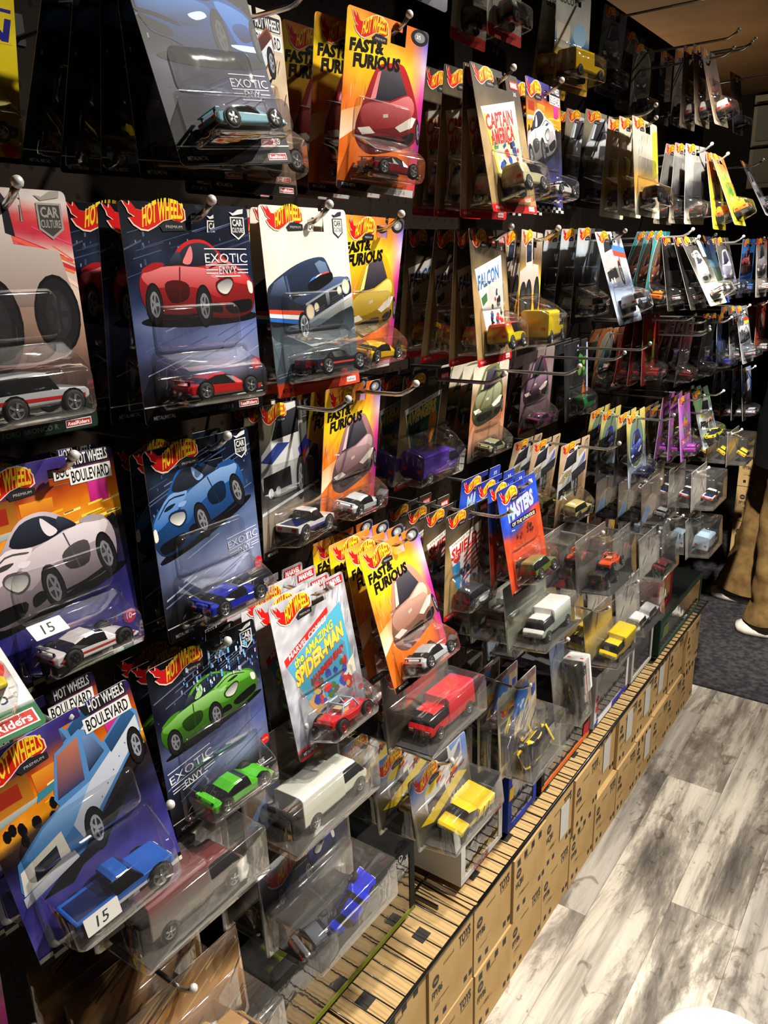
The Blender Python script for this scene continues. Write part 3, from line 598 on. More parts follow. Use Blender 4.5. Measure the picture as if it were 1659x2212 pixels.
def gen(seed, stops, carcol=None, kind='front', cw=.8, cv=.36, low=None, logo=True, oval=None, slant=0.0, extra=None, rot=.1, notch=True, w=.118, h=.165):
    a = Art(w, h, seed=seed, notch=notch); a.fn = lambda u, v: tuple(max(0, min(255, x + nz(u, v) * 9)) for x in grad(stops, v + slant * (u - .5)))
    if oval:
        oc, rim = oval; O = lambda k: [(.5 + .40 * k * math.cos(t), .54 + (.40 if math.sin(t) > 0 else .30) * k * math.sin(t)) for t in [2 * PI * i / 28 for i in range(28)]]
        a.poly(O(1.05), rim); a.poly(O(1.0), lerp(oc, (0, 0, 0), .35), oc)
    if carcol: a.car(kind, .5 - cw / 2, cv, cw, carcol, rot=rot)
    if extra: extra(a)
    if logo: a.logo(.05, .88, .42)
    if low: a.rect(.005, .004, .995, .06, low)
    return a
W3 = (226, 226, 230)
GEN = {
 'dark1': lambda: gen(51, [(0, (16, 16, 20)), (.3, (40, 44, 60)), (.6, (30, 30, 34)), (.75, (120, 112, 90)), (1, (150, 140, 118))], (200, 206, 216), 'front', .8, .34),
 'cream': lambda: gen(52, [(0, (226, 218, 196)), (.12, (230, 222, 200)), (.25, (190, 150, 84)), (.38, (216, 160, 60)), (.5, (150, 140, 120)), (.7, (206, 200, 186)), (1, (214, 204, 180))], None, extra=lambda a: (a.streaks(26, .2, .6, .44, .8, [(240, 240, 232), (150, 150, 146), (90, 90, 90)], 1.2, .16, .012), a.poly([(.74, .4), (1, .5), (1, .95), (.8, .9)], (206, 190, 50)))),
 'grey1': lambda: gen(53, [(0, (196, 186, 160)), (.2, (190, 180, 156)), (.3, (40, 40, 44)), (.5, (60, 60, 64)), (.65, (150, 150, 146)), (1, (160, 158, 152))], None, slant=-.2),
 'orange1': lambda: gen(54, [(0, (236, 220, 40)), (.35, (240, 226, 50)), (.55, (230, 170, 40)), (.75, (190, 120, 70)), (1, (196, 96, 30))], None, extra=lambda a: blobs([(60, 140, 60), (110, 170, 60), (80, 150, 70)], 14, .3, .8, .45, .72, .1)(a)),
 'silver1': lambda: gen(55, [(0, (206, 206, 214)), (.4, (170, 170, 180)), (.7, (70, 66, 74)), (1, (40, 40, 44))], (190, 190, 206), 'front', .7, .3),
 'red0': lambda: gen(56, [(0, (170, 40, 34)), (.1, (170, 40, 34)), (.12, (190, 184, 170)), (.5, (206, 200, 190)), (1, (150, 110, 80))], (30, 30, 34), 'jeep', .7, .4),
 'guco': lambda: gen(57, [(0, (196, 150, 30)), (.35, (214, 170, 30)), (.5, (70, 110, 160)), (.6, (176, 178, 170)), (.85, (196, 196, 186)), (1, (180, 180, 172))], None, logo=False, extra=lambda a: (a.text('GUCO', .1, .86, .07, (60, 60, 56), wid=.4, bold=.03), a.rect(.05, .42, .42, .66, (206, 200, 180)), a.poly(ell(.7, .6, .2, .12), (150, 190, 220)))),
 'grey0': lambda: gen(58, [(0, (60, 56, 54)), (.3, (70, 68, 70)), (.55, (64, 70, 70)), (.8, (110, 108, 112)), (1, (120, 116, 122))], (60, 66, 64), 'front', .7, .32),
 'oval0': lambda: gen(59, [(0, (130, 124, 110)), (.3, (120, 112, 98)), (1, (60, 54, 50))], (30, 70, 34), 'front', .5, .36, oval=((120, 116, 84), (200, 196, 180))),
 'g01': lambda: gen(60, [(0, (80, 72, 60)), (.5, (110, 100, 84)), (.8, (100, 90, 80)), (.9, (190, 150, 120)), (1, (150, 96, 60))], None),
 'g02': lambda: gen(61, [(0, (110, 96, 88)), (.5, (120, 110, 102)), (.85, (130, 126, 124)), (1, (190, 180, 170))], None),
 'tan0': lambda: gen(62, [(0, (190, 176, 150)), (.3, (170, 150, 120)), (.55, (160, 120, 96)), (.8, (110, 94, 70)), (1, (120, 100, 70))], (170, 70, 54), 'front', .5, .3),
 'end0': lambda: gen(63, [(0, (90, 80, 100)), (.4, (180, 180, 200)), (.7, (80, 70, 80)), (1, (90, 80, 70))], None),
 'yeltruck': lambda: gen(64, [(0, (40, 34, 30)), (.2, (150, 90, 30)), (.35, (214, 140, 30)), (.6, (232, 190, 30)), (.78, (90, 70, 50)), (1, (190, 180, 160))], (236, 196, 40), 'jeep', .9, .28, rot=.1),
 'racer': lambda: gen(65, [(0, (40, 44, 54)), (.1, (200, 214, 236)), (.3, (190, 206, 232)), (.42, (90, 104, 130)), (.56, (226, 232, 244)), (1, (244, 244, 248))], W3, 'truck4', .9, .36, extra=lambda a: (a.poly([(.5, .80), (1, .76), (1, .82), (.5, .86)], (60, 130, 200)), a.poly([(.5, .74), (1, .70), (1, .76), (.5, .80)], (214, 70, 50)))),
 'bwrace': lambda: gen(66, [(0, (14, 14, 16)), (.3, (22, 24, 30)), (.46, (16, 18, 24)), (.58, (96, 110, 130)), (.75, (190, 204, 216)), (1, (206, 208, 206))], None, extra=lambda a: a.streaks(18, .4, .9, .5, .72, [(30, 34, 44), (90, 140, 200)], 1.3, .12, .02)),
 'teal': lambda: gen(67, [(0, (60, 56, 52)), (.16, (70, 64, 58)), (.3, (40, 140, 150)), (1, (44, 150, 160))], (206, 90, 40), 'front', .5, .32, oval=((110, 104, 92), (226, 220, 200))),
 'garage': lambda: gen(68, [(0, (240, 236, 206)), (.2, (236, 230, 206)), (.36, (150, 146, 132)), (.6, (50, 48, 44)), (1, (64, 62, 58))], (238, 236, 230), 'front', .66, .30, extra=lambda a: (a.text('Garage', .2, .70, .07, (226, 226, 220), wid=.5, shear=.25), a.rect(.8, .7, 1, .99, (220, 214, 200)))),
 'darkgarage': lambda: gen(69, [(0, (60, 56, 46)), (.3, (34, 32, 30)), (1, (18, 18, 18))], None),
 'blue2': lambda: gen(70, [(0, (40, 90, 190)), (.3, (90, 110, 60)), (.6, (60, 90, 110)), (1, (30, 50, 110))], None),
 'lav': lambda: gen(71, [(0, (60, 60, 70)), (.3, (150, 150, 180)), (.6, (80, 86, 90)), (1, (90, 84, 70))], (190, 186, 226), 'front', .8, .2),
 'blue3': lambda: gen(72, [(0, (60, 60, 66)), (.3, (40, 90, 170)), (.6, (60, 130, 200)), (1, (50, 110, 190))], (206, 60, 60), 'sport', .9, .36),
 'wgrey': lambda: gen(73, [(0, (170, 160, 150)), (.4, (190, 184, 180)), (.8, (170, 160, 150)), (1, (206, 60, 60))], (150, 140, 150), 'front', .8, .3),
 'ovalorange': lambda: gen(74, [(0, (90, 70, 56)), (.2, (100, 80, 64)), (.4, (190, 110, 60)), (1, (196, 120, 70))], (40, 110, 120), 'front', .55, .28, oval=((170, 164, 150), (206, 196, 180)), logo=False),
 'red3': lambda: gen(75, [(0, (90, 30, 26)), (.3, (110, 60, 46)), (.6, (150, 60, 44)), (1, (110, 50, 36))], (196, 180, 150), 'front', .6, .3, logo=False),
 'redn': lambda: gen(76, [(0, (120, 30, 28)), (.5, (176, 40, 36)), (1, (120, 30, 28))], None, logo=False, extra=lambda a: blobs([(110, 120, 40), (90, 130, 50), (150, 110, 40)], 16, .25, .75, .3, .75, .09)(a)),
 'gd1': lambda: gen(77, [(0, (40, 38, 38)), (.5, (60, 50, 52)), (.7, (110, 50, 50)), (1, (50, 46, 46))], None, logo=False),
 'gd2': lambda: gen(78, [(0, (120, 116, 110)), (.3, (34, 32, 32)), (1, (44, 42, 42))], None, logo=False),
 'dkblue': lambda: gen(79, [(0, (110, 110, 114)), (.3, (60, 64, 80)), (.5, (40, 60, 110)), (.8, (30, 32, 40)), (1, (40, 40, 44))], None),
 'striped': lambda: gen(80, [(0, (160, 166, 176)), (.4, (120, 128, 140)), (1, (140, 146, 156))], (190, 196, 206), 'sport', .9, .34, extra=lambda a: (a.streaks(14, 0, .8, .55, .85, [(190, 196, 206), (90, 96, 106)], .7, .5, .015), a.rect(.55, .74, .95, .80, (220, 60, 50)), a.rect(.55, .69, .95, .74, (236, 206, 40)))),
 'redv': lambda: gen(81, [(0, (206, 80, 56)), (.5, (210, 70, 50)), (1, (200, 60, 44))], None, logo=False, extra=lambda a: (a.poly(ell(.55, .6, .3, .2), (206, 196, 180)), a.poly([(.4, .7), (.48, .7), (.58, .5), (.66, .7), (.74, .7), (.6, .42), (.55, .42)], (70, 40, 36)))),
 'bluefar': lambda: gen(82, [(0, (40, 40, 46)), (.3, (22, 24, 30)), (.45, (20, 30, 50)), (.62, (40, 80, 160)), (.8, (120, 160, 220)), (1, (160, 180, 220))], (170, 190, 226), 'front', .8, .36),
 'porsche': lambda: gen(83, [(0, (60, 50, 44)), (.25, (190, 140, 110)), (.45, (196, 120, 80)), (.7, (150, 120, 90)), (.85, (214, 206, 186)), (1, (206, 200, 184))], (120, 124, 76), 'front', .86, .34, logo=False),
 'purple3': lambda: gen(84, [(0, (120, 44, 34)), (.07, (120, 44, 34)), (.1, (60, 50, 54)), (.3, (110, 90, 92)), (.6, (150, 124, 128)), (1, (150, 132, 128))], (110, 66, 96), 'front', .8, .3, logo=False),
 'green3': lambda: gen(85, [(0, (30, 30, 32)), (.3, (36, 36, 38)), (1, (34, 34, 38))], None, logo=False, extra=lambda a: (blobs([(60, 130, 50), (110, 160, 50), (40, 100, 44)], 10, .62, .92, .45, .8, .08)(a), a.poly([(.72, .3), (.86, .3), (.8, .46)], (226, 110, 40)), a.rect(.93, .3, .99, .95, (190, 190, 226)))),
 'ctruck': lambda: gen(86, [(0, (60, 48, 36)), (.25, (130, 104, 76)), (.6, (176, 146, 110)), (1, (198, 172, 138))], (196, 180, 120), 'truck4', .95, .24, extra=lambda a: (a.shield(.84, .94, .11, (70, 60, 50), (198, 176, 144)), a.poly([(.45, .62), (.95, .70), (.95, .58), (.5, .5)], (40, 44, 50)), a.text('Trucks', .1, .6, .07, (120, 96, 66), wid=.34, shear=.2))),
 'vw': lambda: gen(87, [(0, (170, 184, 206)), (.22, (160, 176, 200)), (.34, (60, 64, 70)), (.6, (110, 110, 70)), (.8, (196, 176, 90)), (1, (206, 188, 104))], (36, 56, 190), 'front', .62, .28, oval=((120, 140, 110), (176, 214, 196))),
 'tan4': lambda: gen(88, [(0, (196, 182, 160)), (.3, (180, 160, 136)), (.5, (110, 96, 80)), (.8, (90, 80, 70)), (1, (190, 176, 160))], None, extra=lambda a: a.rect(.2, .5, .7, .6, (150, 140, 60))),
 'purple4': lambda: gen(89, [(0, (150, 80, 170)), (.5, (160, 96, 180)), (1, (170, 90, 170))], None, extra=lambda a: blobs([(80, 170, 50), (120, 190, 60), (230, 130, 40)], 14, .25, .75, .3, .72, .08)(a)),
 'green4': lambda: gen(90, [(0, (190, 206, 210)), (.25, (170, 186, 196)), (.4, (90, 96, 110)), (.6, (150, 150, 146)), (.8, (120, 170, 110)), (1, (90, 110, 90))], (214, 224, 60), 'truck4', .95, .28, rot=-.25),
 'tagA': lambda: gen(91, [(0, (170, 140, 110)), (.5, (206, 110, 50)), (.7, (200, 176, 140)), (1, (206, 190, 160))], None, extra=lambda a: (a.poly([(.1, .4), (.7, .75), (.9, .65), (.3, .3)], (220, 90, 40)), a.poly([(.1, .3), (.8, .6), (.9, .5), (.3, .2)], (236, 206, 50)))),
 'tagB': lambda: gen(92, [(0, (130, 96, 70)), (.5, (190, 150, 110)), (1, (206, 186, 156))], None, extra=lambda a: blobs([(150, 40, 40), (236, 190, 60), (70, 90, 110)], 10, .2, .7, .3, .8, .1)(a)),
 'f0': lambda: gen(93, [(0, (30, 100, 60)), (.10, (30, 100, 60)), (.11, (200, 200, 200)), (.4, (206, 204, 200)), (1, (150, 146, 140))], (220, 200, 30), 'muscle', .9, .4, extra=lambda a: (a.rect(.62, .115, .99, .23, (236, 236, 234)), a.text('4/5', .74, .14, .06, (30, 30, 30)), a.poly(ell(.86, .31, .10, .075), (210, 40, 36)), a.text('MATTEL', .785, .295, .03, (245, 220, 215), wid=.15, bold=.02), a.rect(.58, .02, .97, .085, (214, 214, 210)), a.rect(.59, .026, .96, .08, (186, 44, 36)), a.text('RealRiders', .61, .036, .034, (245, 245, 245), wid=.33, bold=.02))),
}
# wide two-pack / clamshell cards
CW, CH = .150, .108
def wide(seed, stops, extra=None, w=CW, h=CH, slant=0, logo=(.06, .74, .42), dim=1.0):
    a = Art(w, h, seed=seed, notch=False); a.fn = lambda u, v: tuple(max(0, min(255, x + nz(u, v) * 9)) for x in grad(stops, v + slant * (u - .5)))
    if extra: extra(a)
    if logo: a.logo(*logo, dim=dim)
    return a
GEN.update({
 'dump': lambda: wide(101, [(0, (60, 60, 64)), (.4, (90, 80, 50)), (.65, (150, 150, 160)), (.8, (110, 140, 206)), (1, (120, 150, 214))], lambda a: (a.car('truck4', .2, .2, .7, (214, 186, 40), c2=(214, 186, 40)), a.poly([(.1, .3), (.8, .55), (.95, .45), (.3, .2)], (196, 170, 30)), a.streaks(20, .4, .9, .5, .8, [(60, 50, 40), (180, 60, 40), (230, 226, 214)], .3, .1, .03))),
 'bumble': lambda: wide(102, [(0, (196, 176, 140)), (.5, (206, 190, 150)), (.72, (120, 116, 100)), (1, (236, 234, 226))], lambda a: (a.rect(.42, .60, .78, .90, (30, 110, 200)), a.streaks(8, .46, .7, .66, .72, [(200, 220, 240)], .3, .06, .02), a.rect(.78, .5, .99, .92, (196, 164, 124)), a.rect(.86, .66, .97, .80, (40, 70, 160)), a.rect(.45, .90, .99, .99, (150, 110, 110)), a.rect(.05, .15, .40, .66, (60, 60, 66)), a.streaks(26, .1, .9, .2, .6, [(214, 186, 40), (40, 40, 44), (60, 60, 140), (226, 222, 214)], .8, .2, .04)), logo=(.06, .72, .34), w=.142, h=.150),
 'bluecard': lambda: wide(103, [(0, (170, 190, 214)), (.3, (190, 206, 226)), (.55, (40, 90, 170)), (1, (30, 70, 150))], lambda a: (a.poly([(.3, .4), (.7, .6), (.8, .9), (.5, .85)], (120, 30, 50)), a.rect(.5, .1, .98, .3, (206, 200, 190)))),
 'tallclam': lambda: wide(114, [(0, (120, 116, 110)), (.5, (110, 106, 100)), (1, (60, 80, 120))], None, w=.062, h=.165, logo=None),
 'redtruck': lambda: wide(104, [(0, (60, 52, 44)), (.5, (80, 70, 62)), (1, (96, 84, 74))], lambda a: a.poly([(.3, .4), (.8, .5), (.85, .8), (.35, .75)], (150, 50, 44))),
 'whitetruck': lambda: wide(105, [(0, (90, 92, 80)), (.5, (120, 122, 108)), (1, (96, 96, 88))], None, logo=None),
 'plainclam': lambda: wide(106, [(0, (100, 88, 76)), (.5, (120, 106, 92)), (1, (110, 98, 88))], lambda a: (a.poly(ell(.5, .4, .3, .25), (150, 140, 124)), a.poly([(.0, .2), (.3, .5), (.5, .3), (.2, .05)], (110, 130, 160))), logo=None),
 'redbits': lambda: wide(107, [(0, (120, 110, 100)), (.4, (140, 130, 120)), (1, (90, 76, 66))], lambda a: (a.rect(.05, .05, .95, .30, (200, 196, 186)), a.rect(.2, .1, .85, .24, (190, 70, 60)), a.streaks(9, .26, .74, .12, .14, [(236, 214, 206)], 1.2, .09, .02), a.poly(ell(.2, .7, .12, .14), (120, 30, 36)), a.poly(ell(.75, .75, .12, .12), (120, 30, 36))), logo=None),
 'wood': lambda: wide(108, [(0, (96, 60, 28)), (.3, (170, 120, 70)), (.6, (196, 150, 96)), (1, (140, 96, 50))], lambda a: a.streaks(40, 0, .9, 0, .95, [(60, 40, 20), (214, 180, 120), (190, 130, 30)], .4, .3, .02), logo=None),
 'moto': lambda: wide(109, [(0, (110, 100, 90)), (.4, (96, 86, 78)), (.7, (40, 42, 56)), (1, (60, 60, 66))], lambda a: a.car('sport', .15, .34, .7, (40, 50, 130), rot=.1), logo=(.06, .68, .46)),
 'orangeclam': lambda: wide(110, [(0, (60, 60, 62)), (.5, (84, 78, 74)), (1, (120, 106, 96))], None, logo=None),
 'yelroof': lambda: wide(111, [(0, (120, 110, 90)), (.4, (150, 130, 70)), (.6, (206, 170, 40)), (.8, (160, 136, 90)), (1, (140, 130, 120))], None, logo=None),
 'greyclam': lambda: wide(112, [(0, (150, 146, 140)), (.5, (170, 166, 160)), (1, (120, 116, 110))], lambda a: a.streaks(14, .1, .9, .3, .9, [(90, 80, 70), (190, 180, 170), (150, 120, 90)], .6, .3, .03), logo=None),
 'goldclam': lambda: wide(113, [(0, (110, 100, 80)), (.4, (150, 130, 90)), (.6, (200, 160, 40)), (.8, (120, 110, 90)), (1, (140, 130, 110))], lambda a: a.poly([(.2, .3), (.8, .5), (.8, .62), (.2, .4)], (214, 170, 40)), logo=None),
})
for k, f in GEN.items(): ART[k] = f
# ------------------------------------------------------------------ toy cars: length x (nose +x), height y, width z (0 at the card side)
CARS = {
 # t, half width, bottom, belt, roof (fractions of W/2 and H)
 'sport': (.072, .019, .029, [(0, .80, .30, .52, .54), (.03, .92, .16, .60, .62), (.14, 1, .12, .62, .66), (.26, 1, .12, .60, .84), (.38, .98, .12, .58, .99), (.50, .98, .12, .56, 1.0), (.60, .98, .12, .53, .90), (.72, 1, .12, .50, .56), (.86, 1, .12, .46, .48), (.96, .92, .14, .34, .36), (1, .78, .18, .26, .28)], (.19, .80), .36, (3, 6)),
 'muscle': (.076, .021, .029, [(0, .90, .30, .62, .64), (.02, .97, .18, .68, .70), (.14, 1, .14, .68, .72), (.24, 1, .14, .66, .80), (.34, 1, .14, .64, .99), (.50, 1, .14, .63, 1.0), (.58, 1, .14, .63, .94), (.66, 1, .14, .62, .66), (.86, 1, .14, .60, .63), (.97, .97, .16, .56, .58), (1, .90, .24, .50, .52)], (.2, .8), .34, (3, 6)),
 'suv': (.070, .030, .030, [(0, .92, .30, .58, .60), (.02, .98, .24, .60, .90), (.06, 1, .24, .60, .98), (.30, 1, .24, .60, 1.0), (.50, 1, .24, .60, 1.0), (.60, 1, .24, .60, .97), (.67, 1, .24, .59, .64), (.80, 1, .24, .58, .60), (.96, .98, .26, .55, .57), (1, .9, .32, .48, .5)], (.2, .8), .27, (1, 6)),
 'pickup': (.078, .031, .030, [(0, .95, .36, .60, .60), (.02, 1, .32, .62, .62), (.40, 1, .32, .62, .62), (.41, 1, .32, .62, .95), (.46, 1, .32, .62, 1.0), (.58, 1, .32, .62, .99), (.68, 1, .32, .61, .64), (.80, 1, .32, .60, .63), (.97, 1, .34, .58, .60), (1, .94, .38, .54, .55)], (.17, .82), .30, (3, 6)),
 'van': (.064, .033, .030, [(0, .92, .24, .60, .86), (.02, 1, .20, .60, .97), (.3, 1, .20, .60, 1), (.6, 1, .20, .60, 1), (.74, 1, .20, .58, .97), (.84, 1, .20, .56, .66), (.95, .98, .22, .48, .52), (1, .9, .28, .40, .42)], (.2, .8), .24, (3, 6)),
 'boxtruck': (.105, .044, .040, [(0, 1, .16, .55, 1.0), (.01, 1, .16, .55, 1.0), (.60, 1, .16, .55, 1.0), (.61, 1, .16, .55, 1.0), (.63, .92, .16, .50, .80), (.72, .92, .16, .50, .82), (.86, .92, .16, .50, .80), (.95, .92, .18, .46, .50), (1, .86, .20, .38, .40)], (.16, .84), .19, (4, 7)),
 'dumptruck': (.090, .040, .044, [(0, .96, .40, .70, .72), (.02, 1, .36, .80, .86), (.50, 1, .36, .80, .86), (.52, 1, .30, .60, .64), (.54, .9, .30, .60, .96), (.60, .9, .30, .60, 1.0), (.72, .9, .30, .60, .98), (.76, .9, .30, .58, .62), (.96, .9, .32, .52, .55), (1, .84, .36, .46, .48)], (.2, .82), .26, (4, 7)),
 'buggy': (.068, .027, .031, [(0, .6, .36, .55, .56), (.04, .70, .28, .62, .66), (.24, .80, .26, .62, .66), (.40, .84, .24, .55, .58), (.60, .84, .24, .52, .56), (.78, .78, .26, .58, .62), (.96, .66, .28, .46, .48), (1, .5, .32, .40, .42)], (.18, .80), .30, (9, 9)),
}
_cm = {}
def wheel_mesh(r, w, rim):
    k = ('w', round(r, 4), rim)
    if k in _cm: return _cm[k]
    mb = MB(); n = 16
    ring = lambda rr, z: [(rr * math.cos(2 * PI * i / n), rr * math.sin(2 * PI * i / n), z) for i in range(n)]
    rc = C(*rim); dk = C(24, 24, 26)
    mb.grid([ring(r * .7, 0), ring(r, 0.0006), ring(r, w - .0008), ring(r * .88, w), ring(r * .68, w)], (0.01, 0.01, 0.01, 1), 0, caps=(True, False))
    mb.grid([ring(r * .68, w), ring(r * .60, w - .0006)], rc, 1); mb.grid([ring(r * .60, w - .0006), ring(r * .02, w - .0009)], dk, 0)
    for i in range(5):
        a = 2 * PI * i / 5; c, s = math.cos(a), math.sin(a); q = r * .11
        mb.face([(-s * q, c * q, w - .0002), (s * q, -c * q, w - .0002), (c * r * .62 + s * q, s * r * .62 - c * q, w - .0004), (c * r * .62 - s * q, s * r * .62 + c * q, w - .0004)], rc, 1)
    mb.grid([ring(r * .16, w - .0004), ring(r * .12, w + .0003), ring(r * .01, w + .0003)], rc, 1)
    _cm[k] = mb.mesh('wheel', [M_TIRE, M_RIM]); return _cm[k]
def car_mesh(kind, col, top=None, stripe=None, joined=False, rim=(190, 190, 190)):
    k = (kind, col, top, stripe, joined, rim)
    if k in _cm: return _cm[k]
    Lc, Hc, Wc, st, axl, wr, gh = CARS[kind]
    mb = MB(); c1 = C(*col); ct = C(*(top or col)); W2 = Wc / 2; n = 10
    rings = []
    for t, w, b, be, ro in st:
        x = (t - .5) * Lc; w *= W2; b *= Hc; be *= Hc; ro *= Hc; rw = w * (.97 if kind in ('boxtruck', 'dumptruck') and t < .61 else (.76 if ro > be * 1.2 else .9))
        rings.append([(x, b, W2 - w * .86), (x, b + (be - b) * .25, W2 - w), (x, be, W2 - w), (x, ro - (ro - be) * .12, W2 - rw), (x, ro, W2 - rw * .8), (x, ro, W2 + rw * .8), (x, ro - (ro - be) * .12, W2 + rw), (x, be, W2 + w), (x, b + (be - b) * .25, W2 + w), (x, b, W2 + w * .86)])
    def mif(i, j):
        if gh[0] - 1 <= i < gh[1] and j in (2, 6): return 1
        if i in (gh[0] - 1, gh[1] - 1) and j in (3, 4, 5) and st[i][4] != st[i + 1][4] and kind not in ('boxtruck', 'dumptruck', 'buggy', 'suv', 'van') : return 1
        if kind in ('suv', 'van', 'boxtruck', 'dumptruck') and i == gh[1] - 1 and j in (3, 4, 5): return 1
        return 0
    def cols(i, j):
        if top and kind == 'sport' and stripe: return ct if j in (4, 5) else c1
        if 3 <= j <= 6 and top and kind != 'buggy': return ct
        if j in (0, 9): return C(20, 20, 22)
        return c1
    mb.grid(rings, cols, 0, True, (True, True), False, mif)
    r = wr * Hc
    for s_, z in ((1, Wc + .0002), (-1, -.0002)):
        for t in axl:
            x = (t - .5) * Lc; q = [(x + r * 1.18 * math.cos(2 * PI * i / 14), r + r * 1.18 * math.sin(2 * PI * i / 14), z) for i in range(14)]
            mb.face(q if s_ > 0 else q[::-1], C(10, 10, 11))
        if stripe:
            be = st[4][3] * Hc; m = be * .66
            q = [(-.44 * Lc, m, z), (.44 * Lc, m * .92, z), (.44 * Lc, m * .92 + Hc * .07, z), (-.44 * Lc, m + Hc * .09, z)]
            mb.face(q if s_ > 0 else q[::-1], C(*stripe))
    xb, yb = st[0][0], st[1][3] * Hc
    for z in (W2 - W2 * .6, W2 + W2 * .6):
        mb.box(-.5 * Lc - .0004, -.49 * Lc, yb * .72, yb * .9, z - .003, z + .003, C(190, 24, 24)); yf = st[-1][3] * Hc
        mb.box(.485 * Lc, .5 * Lc + .0003, yf * .8, yf * 1.02, z - .003, z + .003, C(240, 236, 214))
    if kind == 'sport':
        yw = st[2][3] * Hc
        mb.box(-.48 * Lc, -.43 * Lc, yw + .003, yw + .0038, .002, Wc - .002, c1)
        for z in (.006, Wc - .006): mb.box(-.47 * Lc, -.45 * Lc, yw - .001, yw + .003, z - .0008, z + .0008, C(20, 20, 20))
    if kind == 'buggy':
        cc = C(*(top or (230, 230, 230)))
        for z in (W2 - .010, W2 + .010):
            mb.tube([(-.016, .015, z), (-.010, .026, z), (.006, .026, z), (.014, .014, z)], .0012, 6, cc)
        mb.tube([(-.010, .026, W2 - .010), (-.010, .026, W2 + .010)], .0012, 6, cc); mb.tube([(.006, .026, W2 - .010), (.006, .026, W2 + .010)], .0012, 6, cc)
        mb.box(-.010, .002, .012, .020, W2 - .006, W2 + .006, C(200, 170, 130))
    if kind == 'pickup': mb.face([(-.46 * Lc, .63 * Hc, .004), (-.46 * Lc, .63 * Hc, Wc - .004), (-.11 * Lc, .63 * Hc, Wc - .004), (-.11 * Lc, .63 * Hc, .004)], C(16, 30, 80))
    if kind == 'dumptruck':
        mb.face([(-.46 * Lc, .87 * Hc, .005), (-.46 * Lc, .87 * Hc, Wc - .005), (-.02 * Lc, .87 * Hc, Wc - .005), (-.02 * Lc, .87 * Hc, .005)], lerp4(c1, .8))
        for x in (-.3, -.15): mb.box(x * Lc - .001, x * Lc + .001, .36 * Hc, .82 * Hc, -.001, Wc + .001, c1)
    if joined:
        for t in axl:
            for z, s_ in ((Wc - .004, 1), (.004, -1)):
                wm = wheel_mesh(r, .0055, rim); x = (t - .5) * Lc; b0 = len(mb.v)
                for v in wm.vertices: mb.v.append((x + v.co.x, r + v.co.y, z + v.co.z * s_)); mb.c.append((.02, .02, .02, 1))
                for p in wm.polygons: mb.f.append(tuple(b0 + i for i in p.vertices)); mb.m.append(2 + p.material_index); mb.sm.append(True)
    _cm[k] = (mb.mesh('toy_car', [M_PAINT, M_GLASSD, M_TIRE, M_RIM]), r, [((t - .5) * Lc) for t in axl], Wc)
    return _cm[k]
def lerp4(c, f): return (c[0] * f, c[1] * f, c[2] * f, 1)
def put_car(parent, spec, x, y, z, flip=False, near=True, rx=0.0, scale=1.0, name='toy_car', rz=0.0):
    kind, col = spec[0], spec[1]; top = spec[2] if len(spec) > 2 else None; stripe = spec[3] if len(spec) > 3 else None; rim = spec[4] if len(spec) > 4 else (190, 190, 190)
    me, r, ax, Wc = car_mesh(kind, col, top, stripe, not near, rim)
    o = link(name, me, parent)
    R_ = Matrix.Rotation(rz, 4, 'Z') @ Matrix.Rotation(rx, 4, 'X') @ (Matrix.Rotation(PI, 4, 'Y') if flip else Matrix.Identity(4)) @ Matrix.Scale(scale, 4)
    o.matrix_local = Matrix.Translation((x, y, z)) @ R_ @ Matrix.Translation((0, 0, -Wc / 2))
    if near:
        bv = o.modifiers.new('bevel', 'BEVEL'); bv.width = .0012; bv.segments = 2; bv.limit_method = 'ANGLE'; bv.angle_limit = math.radians(22); bv.use_clamp_overlap = True
        for a in ax:
            for zz, s_ in ((Wc - .0042, 1), (.0042, -1)):
                w = link('wheel', wheel_mesh(r, .0055, rim), o); w.matrix_local = Matrix.Translation((a, r, zz)) @ (Matrix.Identity(4) if s_ > 0 else Matrix.Rotation(PI, 4, 'Y'))
    return o
# ------------------------------------------------------------------ blisters
def blister_mesh(bw, bh, dep, cy, shelf=True):
    k = ('b', bw, bh, dep, cy, shelf)
    if k in _cm: return _cm[k]
    mb = MB()
    R = [rrect(0, cy, bw + .008, bh + .008, .006, .0008), rrect(0, cy, bw + .001, bh + .001, .005, .0009), rrect(0, cy, bw, bh, .005, .0016), rrect(0, cy - bh * .06, bw * .97, bh * .84, .006, dep * .55), rrect(0, cy - bh * .12, bw * .93, bh * .66, .006, dep * .9), rrect(0, cy - bh * .13, bw * .88, bh * .56, .005, dep), rrect(0, cy - bh * .13, bw * .4, bh * .2, .003, dep + .0002)]
    mb.grid(R, None, 0, True, (False, True))
    if shelf:
        S = [rrect(0, cy + bh * .5 + .020, bw * .92, .034, .006, .0009), rrect(0, cy + bh * .5 + .020, bw * .88, .030, .006, .005), rrect(0, cy + bh * .5 + .020, bw * .84, .027, .005, .0056), rrect(0, cy + bh * .5 + .02, bw * .4, .01, .003, .0057)]
        mb.grid(S, None, 0, True, (False, True))
    _cm[k] = mb.mesh('blister', M_BLISTER); return _cm[k]
